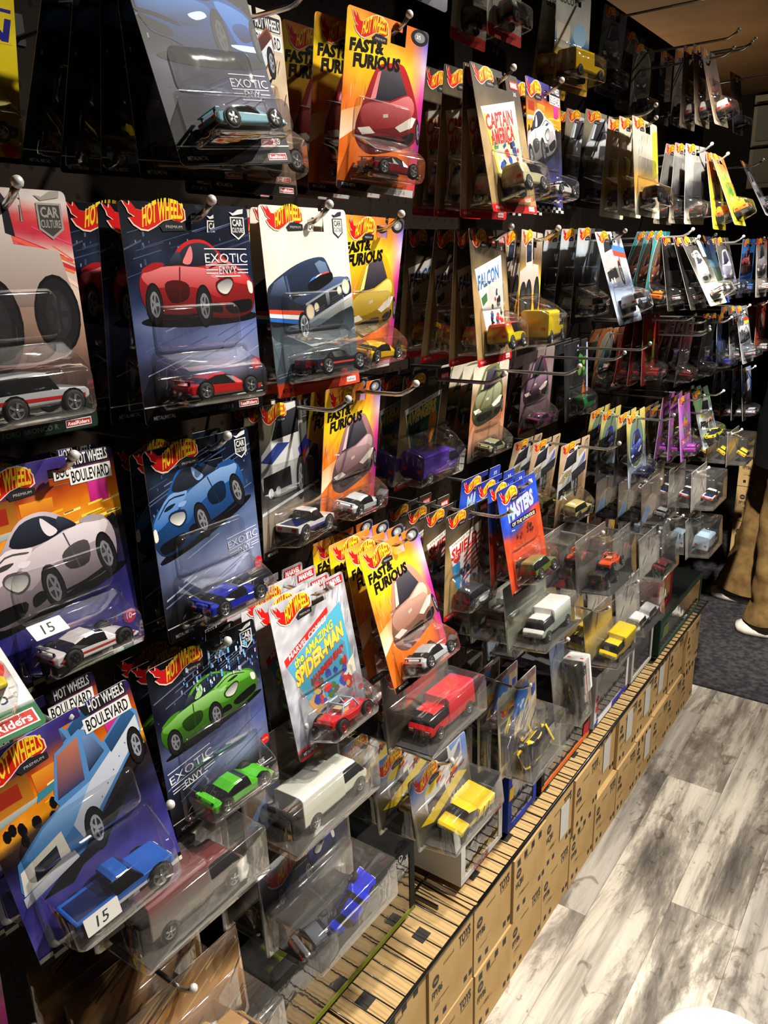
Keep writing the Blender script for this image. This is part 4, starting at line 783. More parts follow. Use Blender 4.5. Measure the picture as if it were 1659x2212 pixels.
def clam_mesh(w, h, dep, bh):
    k = ('c', w, h, dep, bh)
    if k in _cm: return _cm[k]
    mb = MB(); cy = bh * .5 + .007
    R = [rrect(0, h * .5, w, h, .006, .0008), rrect(0, cy, w * .95, bh + .002, .005, .0010), rrect(0, cy, w * .95, bh, .005, .003), rrect(0, cy, w * .94, bh * .98, .005, dep * .6), rrect(0, cy, w * .93, bh * .96, .005, dep * .97), rrect(0, cy, w * .91, bh * .90, .004, dep), rrect(0, cy, w * .4, bh * .4, .004, dep + .0002)]
    mb.grid(R, None, 0, True, (False, True))
    _cm[k] = mb.mesh('clamshell', M_CLAM); return _cm[k]
_am = {}
def art_mesh(k):
    if k not in _am:
        a = ART[k](); _am[k] = (*a.meshes(k), a.w, a.h)
    return _am[k]
def pose_matrix(p, w, h):
    x, y, z, t, yw, ro = p
    d = Vector((math.sin(t), 0, -math.cos(t))); r = Vector((math.sin(yw), math.cos(yw), 0)); r = (r - d * r.dot(d)).normalized()
    c, s = math.cos(ro), math.sin(ro); r2 = r * c + d * s; d2 = d * c - r * s; n = r2.cross(-d2)
    o = Vector((x, y, z)) + r2 * (w / 2) + d2 * h
    return Matrix(((r2.x, -d2.x, n.x, o.x), (r2.y, -d2.y, n.y, o.y), (r2.z, -d2.z, n.z, o.z), (0, 0, 0, 1)))
ORD = ['front', 'second', 'third', 'fourth', 'fifth', 'sixth']
def pack(art, spec, p, label, group, near=True, flip=False, sticker=None, deep=.036, toy_y=.016, cary=None):
    card, pr, w, h = art_mesh(art)
    e = empty('carded_toy_car'); e.matrix_world = pose_matrix(p, w, h); tag(e, label, 'toy car', group)
    c = link('card', card, e)
    if pr: link('print', pr, c)
    Lc, Hc, Wc = CARS[spec[0]][:3]
    bw = Lc + .014; bh = max(.040, Hc + .022); dep = Wc + .004
    cy = toy_y + bh * .5 - .004
    link('blister', blister_mesh(round(bw, 4), round(bh, 4), round(dep, 4), round(cy, 4), Hc < .035), e)
    put_car(e, spec, 0, toy_y + .002, .002 + Wc / 2, flip, near)
    if sticker:
        st = Art(.026, .014, notch=False); st.fn = lambda u, v: (228, 226, 220); st.text('15', .3, .2, .62, (60, 60, 64), wid=.34, shear=.15)
        cm, pm = st.meshes('s'); so = link('price_sticker', cm, e); so.matrix_local = Matrix.Translation((sticker[0], sticker[1], dep * sticker[2])) @ Matrix.Rotation(sticker[3], 4, 'X'); link('print', pm, so)
    return e
def clam(art, p, dep, cars, label, group, near=True, scale=1.0, bh=.054):
    card, pr, w, h = art_mesh(art)
    e = empty('clamshell_toy_pack'); e.matrix_world = pose_matrix(p, w, h); tag(e, label, 'toy pack', group)
    c = link('card', card, e)
    if pr: link('print', pr, c)
    link('clamshell', clam_mesh(w, h, dep, bh), e)
    tr = MB(); tr.box(-w * .42, w * .42, .0085, .0105, .004, dep * .93, C(70, 68, 66)); 
    if cars: tr.obj('inner_tray', M_PRINT, e)
    for spec, x, y, z, fl, rx, *o in cars: put_car(e, spec, x, y, z, fl, near, rx, scale, rz=o[0] if o else 0.0)
    return e
def hook(y, z, xt, label, xw=-.80, rr=.0026, up=.0):
    e = empty('peg_hook', (xw, y, z)); tag(e, label, 'hook', 'chrome peg hooks on the pegboard')
    L = xt - xw; dz = up * L
    mb = MB(); mb.tube([(.002, 0, 0), (L * .5, 0, dz * .5), (L - .030, 0, dz), (L - .022, 0, dz + .001), (L - .012, 0, dz + .006), (L - .003, 0, dz + .013)], rr, 8); mb.obj('wire', M_CHROME, e)
    t = MB(); n = 10
    t.grid([[(L - .003 + .004 * math.sin(f) * 0 + .0042 * math.cos(2 * PI * j / n) * math.sin(f), .0042 * math.sin(2 * PI * j / n) * math.sin(f), dz + .014 + .0042 * math.cos(f)) for j in range(n)] for f in (.05, .5, 1.0, 1.57, 2.1, 2.6, 3.09)], None, 0, True, (True, True)); t.obj('tip', M_ZINC, e)
    b = MB(); b.box(0, .002, -.008, .008, -.006, .022); b.obj('back_plate', M_BLACKMETAL, e)
    return e
# ------------------------------------------------------------------ room shell
XW = -.80
def slab(name, x0, x1, y0, y1, z0, z1, m, kind='structure'):
    mb = MB(); mb.box(x0, x1, y0, y1, z0, z1); o = mb.obj(name, m); o['kind'] = kind; return o
def pegboard_mat():
    m = bpy.data.materials.new('pegboard'); m.use_nodes = True; nt = m.node_tree; b = nt.nodes['Principled BSDF']; b.inputs['Roughness'].default_value = .7; b.inputs['Specular IOR Level'].default_value = .1
    tc = nt.nodes.new('ShaderNodeTexCoord'); sx = nt.nodes.new('ShaderNodeSeparateXYZ'); nt.links.new(tc.outputs['Object'], sx.inputs[0])
    def mth(op, a, b2=None):
        n = nt.nodes.new('ShaderNodeMath'); n.operation = op
        for i, q in enumerate((a, b2)):
            if q is None: continue
            if isinstance(q, (int, float)): n.inputs[i].default_value = q
            else: nt.links.new(q, n.inputs[i])
        return n.outputs[0]
    def cell(o): return mth('SUBTRACT', mth('FRACT', mth('MULTIPLY', o, 1 / .0254)), .5)
    a, c = cell(sx.outputs['Y']), cell(sx.outputs['Z'])
    d = mth('SQRT', mth('ADD', mth('MULTIPLY', a, a), mth('MULTIPLY', c, c)))
    f = mth('LESS_THAN', d, .12)
    mx = nt.nodes.new('ShaderNodeMix'); mx.data_type = 'RGBA'; mx.inputs['A'].default_value = C(32, 23, 16); mx.inputs['B'].default_value = C(8, 6, 5)
    nt.links.new(f, mx.inputs['Factor']); nt.links.new(mx.outputs['Result'], b.inputs['Base Color'])
    return m
slab('wall_left', XW - .03, XW, -1.2, 2.98, 0, 1.90, pegboard_mat())
slab('wall_far', -2.4, 1.6, 4.75, 4.8, 0, CEIL, mat('far_wall', (30, 26, 24), rough=.8))
slab('wall_right', 1.35, 1.4, -1.2, 4.75, 0, CEIL, mat('right_wall', (54, 46, 38), rough=.8, noise=(14, (110, 96, 80), .45, .6)))
slab('wall_back', -2.4, 1.4, -1.25, -1.2, 0, CEIL, mat('back_wall', (60, 52, 44), rough=.8))
slab('wall_alcove', -2.45, -2.4, -1.2, 4.75, 0, CEIL, mat('far_wall', (30, 26, 24)))
slab('ceiling', -.83, 1.4, -1.2, 2.98, CEIL, CEIL + .05, mat('ceiling_panel', (124, 92, 58), rough=.8, noise=(6, (104, 76, 46), .35, .7), bump=(120, .15)))
slab('ceiling_soffit', -.83, 1.4, 2.98, 4.75, SOFFIT, CEIL + .05, MATS['ceiling_panel']); slab('ceiling_rear', -2.4, -.83, -1.2, 4.75, SOFFIT, CEIL + .05, MATS['ceiling_panel'])
# vinyl plank floor: each plank a piece
def plank_mat():
    m = bpy.data.materials.new('weathered_plank'); m.use_nodes = True; nt = m.node_tree; b = nt.nodes['Principled BSDF']; b.inputs['Roughness'].default_value = .42; b.inputs['Specular IOR Level'].default_value = .35
    tc = nt.nodes.new('ShaderNodeTexCoord'); oi = nt.nodes.new('ShaderNodeObjectInfo'); vm = nt.nodes.new('ShaderNodeVectorMath'); vm.operation = 'ADD'
    mul = nt.nodes.new('ShaderNodeMath'); mul.operation = 'MULTIPLY'; mul.inputs[1].default_value = 37; nt.links.new(oi.outputs['Random'], mul.inputs[0])
    nt.links.new(tc.outputs['Object'], vm.inputs[0]); nt.links.new(mul.outputs[0], vm.inputs[1])
    def nzn(scale, det, sc, rough=.6, dist=0):
        mp = nt.nodes.new('ShaderNodeMapping'); mp.inputs['Scale'].default_value = sc; nt.links.new(vm.outputs[0], mp.inputs[0])
        n = nt.nodes.new('ShaderNodeTexNoise'); n.inputs['Scale'].default_value = scale; n.inputs['Detail'].default_value = det; n.inputs['Roughness'].default_value = rough; n.inputs['Distortion'].default_value = dist
        nt.links.new(mp.outputs[0], n.inputs['Vector']); return n.outputs['Fac']
    def ramp(fac, st):
        r = nt.nodes.new('ShaderNodeValToRGB'); nt.links.new(fac, r.inputs[0])
        while len(r.color_ramp.elements) < len(st): r.color_ramp.elements.new(.5)
        for e, (p, c) in zip(r.color_ramp.elements, st): e.position = p; e.color = C(*c)
        return r.outputs['Color']
    big = ramp(nzn(6.5, 10, (1, .22, 1), .74, .5), [(.36, (112, 108, 104)), (.46, (168, 162, 154)), (.52, (222, 217, 207)), (.66, (240, 236, 228))])
    fine = ramp(nzn(26, 4, (1, .06, 1), .7), [(.35, (150, 150, 150)), (.55, (255, 255, 255))])
    tone = ramp(oi.outputs['Random'], [(0, (186, 184, 182)), (.3, (236, 232, 226)), (.6, (206, 202, 196)), (1, (255, 252, 244))])
    spots = ramp(nzn(24, 3, (1, .6, 1), .6, 1.5), [(.60, (255, 255, 255)), (.68, (176, 168, 160))])
    last = big
    for k, (o, f) in enumerate(((fine, .7), (tone, 1.0), (spots, .8))):
        mx = nt.nodes.new('ShaderNodeMix'); mx.data_type = 'RGBA'; mx.blend_type = 'MULTIPLY'; mx.inputs['Factor'].default_value = f; nt.links.new(last, mx.inputs['A']); nt.links.new(o, mx.inputs['B']); last = mx.outputs['Result']
    nt.links.new(last, b.inputs['Base Color'])
    return m
M_PLANK = plank_mat()
fl = slab('floor', -2.4, 1.4, -1.2, 4.75, -.06, -.004, mat('subfloor', (60, 56, 52), rough=.9))
PW, PL = .135, .92
def plank_mesh(y0, y1):
    mb = MB(); w = PW - .0004; e = .0005
    mb.box(0, w, y0, y1, -.004, -e); mb.face([(e, y0 + e, 0), (w - e, y0 + e, 0), (w - e, y1 - e, 0), (e, y1 - e, 0)])
    a = [(0, y0, -e), (w, y0, -e), (w, y1, -e), (0, y1, -e)]; b = [(e, y0 + e, 0), (w - e, y0 + e, 0), (w - e, y1 - e, 0), (e, y1 - e, 0)]
    for i in range(4): mb.face([a[i], a[(i + 1) % 4], b[(i + 1) % 4], b[i]])
    return mb.mesh('plank', M_PLANK)
_pl = {}
rng = random.Random(5)
for c in range(-2, 12):
    x = -.578 + PW * c; off = [.39, .05, .30, .68, .15, .55, .8, .22, .47, .1, .62, .35, .75, .28][(c + 2) % 14]
    y = -1.2 - PL * off
    while y < 2.37:
        y0, y1 = max(y, -1.2), min(y + PL - .0004, 2.372)
        if y1 > y0 + .02:
            k = (round(y1 - y0, 3)); 
            if k not in _pl: _pl[k] = plank_mesh(0, y1 - y0)
            link('plank', _pl[k], fl, (x, y0, 0))
        y += PL
# dark entrance carpet
cb = MB(); cb.box(-2.3, 1.35, 2.372, 4.74, -.004, .006)
co = cb.obj('carpet', mat('carpet', (44, 42, 44), rough=.95, spec=.1, noise=(60, (70, 68, 70), .4, .65), bump=(300, .5))); tag(co, 'dark charcoal carpet laid beyond the plank floor', 'carpet')
# ceiling track spots
LN = ['aimed at the nearest hang cards', 'aimed at the middle of the display', 'aimed at the far hang cards', 'lighting the plank floor', 'lighting the near floor', 'lighting the standing shopper']
for i, ((lx, ly), aim, pw, cone) in enumerate(LAMPS):
    e = empty('track_spotlight', (lx, ly, CEIL)); tag(e, 'black ceiling track spotlight ' + LN[i], 'spotlight', 'ceiling track spotlights')
    mb = MB(); mb.tube([(0, 0, 0), (0, 0, -.10)], .006); mb.box(-.02, .02, -.05, .05, -.012, 0); mb.obj('stem', M_BLACKMETAL, e)
    d_ = (Vector(aim) - Vector((lx, ly, LZ))).normalized(); p0 = Vector((0, 0, LZ - CEIL)); h_ = MB()
    h_.tube([p0 - d_ * .05, p0 - d_ * .045, p0 + d_ * .035], [.02, .036, .036], 16, None, 0, False); h_.obj('lamp_head', M_BLACKMETAL, e)
# far display rack seen past the end of the wall
e = empty('far_display_rack', (-1.02, 4.70, 1.60)); tag(e, 'white pegboard rack of pale packs at the far end', 'display rack')
mb = MB(); mb.box(0, 1.3, 0, .03, .06, .50); mb.obj('board', mat('white_board', (206, 200, 186), rough=.6), e)
for i in range(8):
    for j in range(2):
        mb = MB(); mb.box(.03 + i * .12, .13 + i * .12, -.06, -.02, .08 + .2 * j, .24 + .2 * j, C(170 - 12 * j, 172 - 10 * j, 160)); mb.obj('hanging_pack', M_PRINT, e)
for j in range(2):
    mb = MB(); mb.tube([(0, -.03, .25 + .2 * j), (1.2, -.03, .25 + .2 * j)], .006); mb.obj('rail', M_BLACKMETAL, e)

# ------------------------------------------------------------------ cartons under the shelf
BW, BH, BD = .139, .1385, .27
def carton_print(seed, code, label):
    a = Art(BW, BH, seed=seed, notch=False)
    for u, v in ((.12, .10), (.78, .10), (.90, .10), (.30, .08)): a.rect(u, v, u + .075, v + .085, (38, 33, 33))
    if seed % 3 == 0:
        for u in (.10, .30, .52, .74): a.rect(u, .84, u + .09, .95, (38, 33, 33))
    else: a.text('TOYS', .66, .76, .14, (44, 38, 36), wid=.27, bold=.04); a.rect(.68, .72, .90, .735, (70, 58, 48))
    a.poly(ell(.15, .72, .07, .075), (50, 42, 40)); a.poly(ell(.15, .72, .045, .02), (140, 112, 72))
    a.text(code, .07, .50, .10, (46, 40, 38), wid=.22, bold=.03)
    a.text('mattel', .32, .80, .05, (96, 76, 52), wid=.22); a.streaks(5, .1, .3, .3, .4, [(110, 86, 58)], 0, .2, .012)
    return a
def flap_mesh(ang, s):
    mb = MB(); l = BD * .49; c, q = math.cos(ang), math.sin(ang)
    p = [(0, .002, 0), (0, BW - .002, 0)]
    mb.face([(0, .002, 0), (s * l * c, .002, l * q), (s * l * c, BW - .002, l * q), (0, BW - .002, 0)]); 
    return mb
def make_carton(k, tier, y, z, label, seed, lab, x=-.5, code='FPY86'):
    e = empty('carton', (x, y, z)); tag(e, label, 'carton', 'stacked brown toy cartons under the shelf')
    mb = MB(); b = .0015
    mb.box(-BD, 0, b, BW - b, 0, BH - .003); mb.obj('body', M_KRAFT, e)
    g = rng.uniform(.0, .05)
    # two top flaps meeting in the middle, a little sprung
    for s_, x0 in ((-1, 0), (1, -BD)):
        f = MB(); l = BD * .495; up = rng.uniform(.0005, .011 if tier else .0008)
        q = [(x0, b, BH - .003), (x0 + s_ * l, b, BH - .003 + up), (x0 + s_ * l, BW - b, BH - .003 + up), (x0, BW - b, BH - .003)]
        t = [(a, bb, c + .0028) for a, bb, c in q]
        f.face(q[::-1] if s_ < 0 else q); f.face(t if s_ < 0 else t[::-1])
        for i in range(4): f.face([q[i], q[(i + 1) % 4], t[(i + 1) % 4], t[i]])
        fo = f.obj('flap', M_KRAFT, e)
        if tier and s_ < 0:
            sq = MB(); xx = -.055; yy = rng.uniform(.03, .08); zz = BH + up * .4 + .0012
            sq.face([(xx, yy, zz), (xx + .022, yy, zz - up * .16), (xx + .022, yy + .024, zz - up * .16), (xx, yy + .024, zz)]); sq.obj('ink_square', M_INK, fo)
    a = carton_print(seed, code, lab); pr = a.mb.mesh('print', M_PRINT); po = link('print', pr, e); po.matrix_local = Matrix(((0, 0, 1, .0002), (1, 0, 0, BW / 2), (0, 1, 0, 0), (0, 0, 0, 1)))
    if lab:
        s0, s1 = lab; l = MB(); l.box(.0012, .0016, s0, s0 + .042, s1, s1 + .078); l.obj('shipping_label', M_LABEL, e)
ORDN = ['first', 'second', 'third', 'fourth', 'fifth', 'sixth', 'seventh', 'eighth', 'ninth', 'tenth', 'eleventh', 'twelfth', 'thirteenth', 'fourteenth']
labs = {(1, 5): (.075, .035), (1, 7): (.06, .035), (1, 8): (.055, .045), (1, 9): (.06, .04), (1, 10): (.05, .04), (0, 9): (.07, .045)}
LB = {}
for k in range(13):
    y = .497 + .139 * k
    for t in (0, 1):
        lab = labs.get((t, k)); xx = -.5 + (rng.uniform(-.012, .002) if t else rng.uniform(-.004, .0))
        if t and k in (2, 3): xx -= .004
        make_carton(k, t, y, t * .139, 'brown carton, %s row, %s from the near end%s' % (('lower', 'upper')[t], ORDN[k], ', grey label' if lab else ''), k * 2 + t, lab, xx, 'HCJ81' if (t, k) in ((1, 4), (1, 5)) else 'FPY86')
# cartons stacked behind the shopper
for i, (x, z) in enumerate(((-.475, .006), (-.475, .150), (-.475, .295), (-.623, .006), (-.623, .150), (-.623, .295), (-.475, .44), (-.623, .44))):
    e = empty('carton', (x, 3.26, z)); tag(e, 'brown carton in the %s stack behind the shopper, %s from the floor' % ('right' if x > -.55 else 'left', ORDN[[0, 1, 2, 0, 1, 2, 3, 3][i]]), 'carton', 'brown cartons behind the shopper')
    mb = MB(); mb.box(0, .146, 0, .25, 0, .142); mb.obj('body', M_KRAFT, e)
    a = carton_print(30 + i, 'FPY86', None); po = link('print', a.mb.mesh('print', M_PRINT), e); po.matrix_local = Matrix(((1, 0, 0, .073), (0, 0, -1, -.0003), (0, 1, 0, 0), (0, 0, 0, 1)))
    if i == 1: l = MB(); l.box(.05, .10, -.0015, -.001, .03, .11); l.obj('shipping_label', M_LABEL, e)

# ------------------------------------------------------------------ black wire shelves above the cartons
ZS = .300
wm = MB(); wm.tube([(XW + .004, 0, 0), (-.4955, 0, 0)], .0012, 6); WIRE = wm.mesh('wire', M_BLACKMETAL)
def shelf(y0, y1, label):
    e = empty('wire_shelf', (0, y0, ZS)); tag(e, label, 'shelf', 'black wire shelves over the cartons')
    L = y1 - y0
    for nm, x, z, r in (('front_rail', -.4955, .0006, .0030), ('middle_rail', -.60, -.0035, .0024), ('middle_rail', -.70, -.0035, .0024), ('back_rail', XW + .006, -.0035, .0026)):
        m2 = MB(); m2.tube([(x, 0, z), (x, L, z)], r, 8); m2.obj(nm, M_BLACKMETAL, e)
    n = int(L / .0245)
    for i in range(n + 1): link('wire', WIRE, e, (0, i * L / n, 0))
    for yy in (.03, L - .03):
        m2 = MB(); m2.box(XW, XW + .25, yy - .002, yy + .002, -.012, -.004); m2.box(XW, XW + .006, yy - .01, yy + .01, -.02, .03); m2.obj('bracket', M_BLACKMETAL, e)
shelf(.30, .905, 'near black wire shelf holding the green window box')
shelf(.915, 2.36, 'long black wire shelf over the brown cartons')
# ------------------------------------------------------------------ poses: card top-left corner x, y, z, tilt, yaw, roll
POSES = {
'yellow': [[-0.6707,0.309,1.5595,-0.1742,-0.0127,-0.0007]],
'mclaren': [[-0.5466,0.4282,1.5394,0.2497,0.1053,-0.0689],[-0.5704,0.4465,1.5425,-0.0115,0.0526,-0.0345],[-0.5883,0.4502,1.5451,-0.2561,0.0526,-0.0345],[-0.595,0.433,1.5388,-0.4357,0.0526,-0.0345],[-0.6107,0.4178,1.5367,-0.5659,0.0526,-0.0345]],
'blvdtan': [[-0.58,0.5279,1.5379,0.0593,-0.0035,0.0014],[-0.5992,0.5279,1.5379,-0.0337,-0.0035,0.0014]],
'ffred': [[-0.5259,0.6824,1.5458,-0.1143,0.1663,0.0302],[-0.5636,0.6779,1.5462,-0.1119,0.0831,0.0151],[-0.6109,0.6818,1.5487,-0.1173,0.0831,0.0151],[-0.6301,0.6818,1.5487,-0.2114,0.0831,0.0151]],
'capt': [[-0.4963,0.8654,1.524,0.2028,0.0102,-0.0076],[-0.5013,0.8614,1.5231,-0.0233,0.0051,-0.0038],[-0.5268,0.862,1.5253,-0.0971,0.0051,-0.0038],[-0.5558,0.865,1.5282,-0.1307,0.0051,-0.0038]],
'blvdorange': [[-0.5054,1.0261,1.5365,0.0774,-0.0277,0.0039],[-0.5246,1.0261,1.5365,-0.0156,-0.0277,0.0039],[-0.5438,1.0261,1.5365,-0.1083,-0.0277,0.0039]],
'dark1': [[-0.6054,1.4775,1.569,-0.0628,0.1436,0.0343],[-0.6442,1.482,1.5753,-0.0368,0.0718,0.0171],[-0.6633,1.482,1.5753,-0.1302,0.0718,0.0171]],
'cream': [[-0.5181,1.4716,1.547,0.1256,0.0515,0.0477],[-0.5429,1.4773,1.5496,0.0554,0.0258,0.0238],[-0.5621,1.4773,1.5496,-0.0376,0.0258,0.0238]],
'grey1': [[-0.5385,1.8763,1.545,0.0654,0.0952,-0.0016],[-0.5615,1.8781,1.5493,-0.0041,0.0476,-0.0008],[-0.5807,1.8781,1.5493,-0.0971,0.0476,-0.0008]],
'orange1': [[-0.4995,1.9305,1.5279,0.4059,-0.0116,-0.0026],[-0.5095,1.9306,1.5308,0.1896,-0.0058,-0.0013]],
'silver1': [[-0.5463,2.4105,1.5591,0.5102,-0.0486,-0.009]],
'red0': [[-0.687,1.247,1.8206,0.0283,0.0139,0.0042],[-0.7414,1.2541,1.8272,-0.0866,0.007,0.0021]],
'guco': [[-0.6713,1.4797,1.7755,0.0037,0.1501,0.0107],[-0.6952,1.4797,1.7755,-0.1246,0.1501,0.0107]],
'grey0': [[-0.705,1.7963,1.822,-0.0803,0.0634,0.0227]],
'oval0': [[-0.7149,2.0141,1.7931,-0.0202,0.096,-0.009],[-0.7337,2.0123,1.8215,-0.1154,0.048,-0.0045]],
'g01': [[-0.7045,2.1813,1.8069,-0.0052,-0.0476,-0.0333]],
'g02': [[-0.6601,2.1518,1.7947,-0.0056,-0.0326,-0.0213]],
'tan0': [[-0.5555,1.984,1.7518,0.2725,0.0212,-0.0306],[-0.5721,1.9876,1.7616,0.1104,0.0106,-0.0153],[-0.5913,1.9876,1.7616,0.0173,0.0106,-0.0153]],
'end0': [[-0.6467,2.6285,1.8209,0.1418,0.0293,-0.0219]],
'bronco': [[-0.519,0.2262,1.3573,0.0165,-0.0046,-0.0034],[-0.5382,0.2262,1.3573,-0.0766,-0.0046,-0.0034]],
'koen': [[-0.5042,0.3758,1.3529,0.028,0.099,0.0069],[-0.5174,0.3681,1.3515,-0.1015,0.0495,0.0034],[-0.5494,0.3603,1.3544,-0.1165,0.0495,0.0034]],
'barr': [[-0.497,0.5106,1.3557,0.0609,0.0079,-0.0015],[-0.5084,0.5128,1.3544,-0.0792,0.004,-0.0008],[-0.5273,0.5128,1.3544,-0.1747,0.004,-0.0008],[-0.5502,0.5128,1.3544,-0.2466,0.004,-0.0008]],
'ffyel': [[-0.5157,0.6527,1.354,-0.1432,-0.0646,0.0129],[-0.5349,0.6527,1.354,-0.2377,-0.0646,0.0129],[-0.5542,0.6527,1.354,-0.3336,-0.0646,0.0129]],
'falcon': [[-0.4891,0.8546,1.3454,0.0872,-0.1123,-0.0092],[-0.5069,0.8532,1.3446,-0.0528,-0.0562,-0.0046],[-0.534,0.8526,1.3458,-0.149,-0.0562,-0.0046],[-0.5775,0.855,1.3486,-0.1086,-0.0562,-0.0046],[-0.5967,0.855,1.3486,-0.2026,-0.0562,-0.0046]],
'yeltruck': [[-0.4835,0.9844,1.3466,-0.0193,-0.1963,0.0251],[-0.5074,0.9844,1.3466,-0.1478,-0.1963,0.0251],[-0.534,0.9844,1.3466,-0.2619,-0.1963,0.0251]],
'racer': [[-0.5309,1.3589,1.3532,0.3224,0.0174,-0.0227],[-0.5645,1.3686,1.3614,-0.0486,0.0087,-0.0113],[-0.5943,1.368,1.3615,-0.0771,0.0087,-0.0113],[-0.6257,1.3675,1.3611,-0.0958,0.0087,-0.0113]],
'teal': [[-0.5619,1.7863,1.3659,-0.1013,-0.0249,-0.0045],[-0.5811,1.7863,1.3659,-0.1952,-0.0249,-0.0045],[-0.6004,1.7863,1.3659,-0.2902,-0.0249,-0.0045]],
'garage': [[-0.5245,1.8392,1.3515,0.4945,0.0707,0.0043],[-0.5393,1.841,1.3532,0.3247,0.0354,0.0021],[-0.565,1.842,1.3565,0.1685,0.0354,0.0021],[-0.5842,1.842,1.3565,0.075,0.0354,0.0021]],
'blue2': [[-0.5204,1.9765,1.3581,0.3664,-0.0252,-0.0034]],
'lav': [[-0.5586,2.2765,1.3597,0.2774,0.0606,0.0031],[-0.5779,2.2765,1.3597,0.1825,0.0606,0.0031],[-0.5973,2.2765,1.3597,0.0899,0.0606,0.0031]],
'blue3': [[-0.5444,2.5388,1.3595,0.0058,0.0929,-0.0107]],
'wgrey': [[-0.5087,2.5404,1.3597,0.0924,0.0551,0.0077]],
'ovalorange': [[-0.7199,1.9105,1.1434,-0.1092,0.0844,-0.0167],[-0.7391,1.9105,1.1434,-0.2032,0.0844,-0.0167]],
'red3': [[-0.7073,2.0073,1.143,-0.0081,-0.0179,0.0089]],
'redn': [[-0.6016,1.8726,1.1812,0.0245,0.0181,-0.031],[-0.6208,1.8726,1.1812,-0.0686,0.0181,-0.031],[-0.64,1.8726,1.1812,-0.1617,0.0181,-0.031]],
'gd1': [[-0.5406,1.9964,1.166,-0.073,-0.0515,0.0278],[-0.5598,1.9964,1.166,-0.1666,-0.0515,0.0278],[-0.5791,1.9964,1.166,-0.2611,-0.0515,0.0278]],
'gd2': [[-0.5516,2.2361,1.1523,-0.0796,0.0013,0.019],[-0.5708,2.2361,1.1523,-0.1733,0.0013,0.019],[-0.5901,2.2361,1.1523,-0.2679,0.0013,0.019]],
'dkblue': [[-0.5577,2.3849,1.1564,0.0691,0.0507,0.0122],[-0.5769,2.3849,1.1564,-0.0239,0.0507,0.0122],[-0.5961,2.3849,1.1564,-0.1166,0.0507,0.0122]],
'striped': [[-0.5261,2.4501,1.1736,0.2214,0.0489,0.0126],[-0.5453,2.4501,1.1736,0.1273,0.0489,0.0126],[-0.5646,2.4501,1.1736,0.0349,0.0489,0.0126]],
'redv2': [[-0.521,2.715,1.1727,0.048,0.03,0.01],[-0.5462,2.712,1.174,-0.0086,0.03,0.01]],
'bluefar': [[-0.5283,2.6287,0.9778,0.128,0.0264,0.0151],[-0.553,2.6293,0.9773,0.0685,0.0132,0.0076],[-0.5856,2.6298,0.9751,0.0568,0.0132,0.0076],[-0.6057,2.6298,0.9751,-0.0306,0.0132,0.0076]],
'blvdwhite': [[-0.5212,0.239,1.1761,0.0759,-0.018,0.0119],[-0.5404,0.239,1.1761,-0.0171,-0.018,0.0119]],
'bug': [[-0.5014,0.3686,1.169,0.0462,-0.0294,0.0027],[-0.5196,0.3699,1.1645,-0.0528,-0.0147,0.0013],[-0.5395,0.3699,1.1645,-0.142,-0.0147,0.0013]],
'trophy': [[-0.5617,0.5581,1.1709,-0.0001,-0.177,0.0565],[-0.5809,0.5581,1.1709,-0.0932,-0.177,0.0565],[-0.6001,0.5581,1.1709,-0.1866,-0.177,0.0565]],
'ffw': [[-0.5478,0.6484,1.177,-0.0924,-0.0842,0.0318],[-0.567,0.6484,1.177,-0.1862,-0.0842,0.0318],[-0.5863,0.6484,1.177,-0.281,-0.0842,0.0318],[-0.6095,0.6484,1.177,-0.353,-0.0842,0.0318]],
'avg': [[-0.5892,0.8595,1.1634,-0.134,0.0196,-0.0171],[-0.6243,0.8532,1.16,-0.1951,0.0098,-0.0086],[-0.6482,0.8532,1.16,-0.3276,0.0098,-0.0086]],
'porsche': [[-0.6282,1.1185,1.1446,-0.0925,0.0296,-0.0243],[-0.6474,1.1185,1.1446,-0.1863,0.0296,-0.0243],[-0.6667,1.1185,1.1446,-0.2811,0.0296,-0.0243],[-0.6899,1.1185,1.1446,-0.3531,0.0296,-0.0243]],
'purple3': [[-0.6749,1.3974,1.1378,-0.0946,0.0984,-0.0724],[-0.6941,1.3974,1.1378,-0.1885,0.0984,-0.0724],[-0.7134,1.3974,1.1378,-0.2833,0.0984,-0.0724]],
'green3': [[-0.6565,1.5467,1.1421,0.0318,0.0339,-0.0468],[-0.6757,1.5467,1.1421,-0.0612,0.0339,-0.0468],[-0.6949,1.5467,1.1421,-0.1543,0.0339,-0.0468]],
'f0': [[-0.5701,0.1134,1.1315,0.892,-0.007,0.026]],
'lamb': [[-0.4928,0.3406,0.9934,0.0333,0.0469,-0.028],[-0.5194,0.3423,0.9848,-0.0147,0.0234,-0.014],[-0.5385,0.3423,0.9848,-0.108,0.0234,-0.014]],
'spid': [[-0.4984,0.4883,0.9915,0.1832,-0.0223,0.0034],[-0.5197,0.4886,0.9858,0.1026,-0.0112,0.0017],[-0.5433,0.4942,0.987,0.0366,-0.0112,0.0017],[-0.5625,0.4942,0.987,-0.0563,-0.0112,0.0017]],
'ffp': [[-0.4893,0.6198,1.0072,0.2893,-0.0129,0.0017],[-0.5186,0.6316,1.0021,0.1883,-0.0065,0.0009],[-0.5376,0.6276,1.0044,0.0934,-0.0065,0.0009],[-0.5667,0.6336,0.9991,0.0392,-0.0065,0.0009]],
'shield': [[-0.5418,0.8896,0.9662,-0.0407,0.0245,-0.0166],[-0.5755,0.8861,0.9639,-0.0751,0.0122,-0.0083],[-0.6045,0.8834,0.9641,-0.1232,0.0122,-0.0083],[-0.6372,0.8831,0.9624,-0.15,0.0122,-0.0083]],
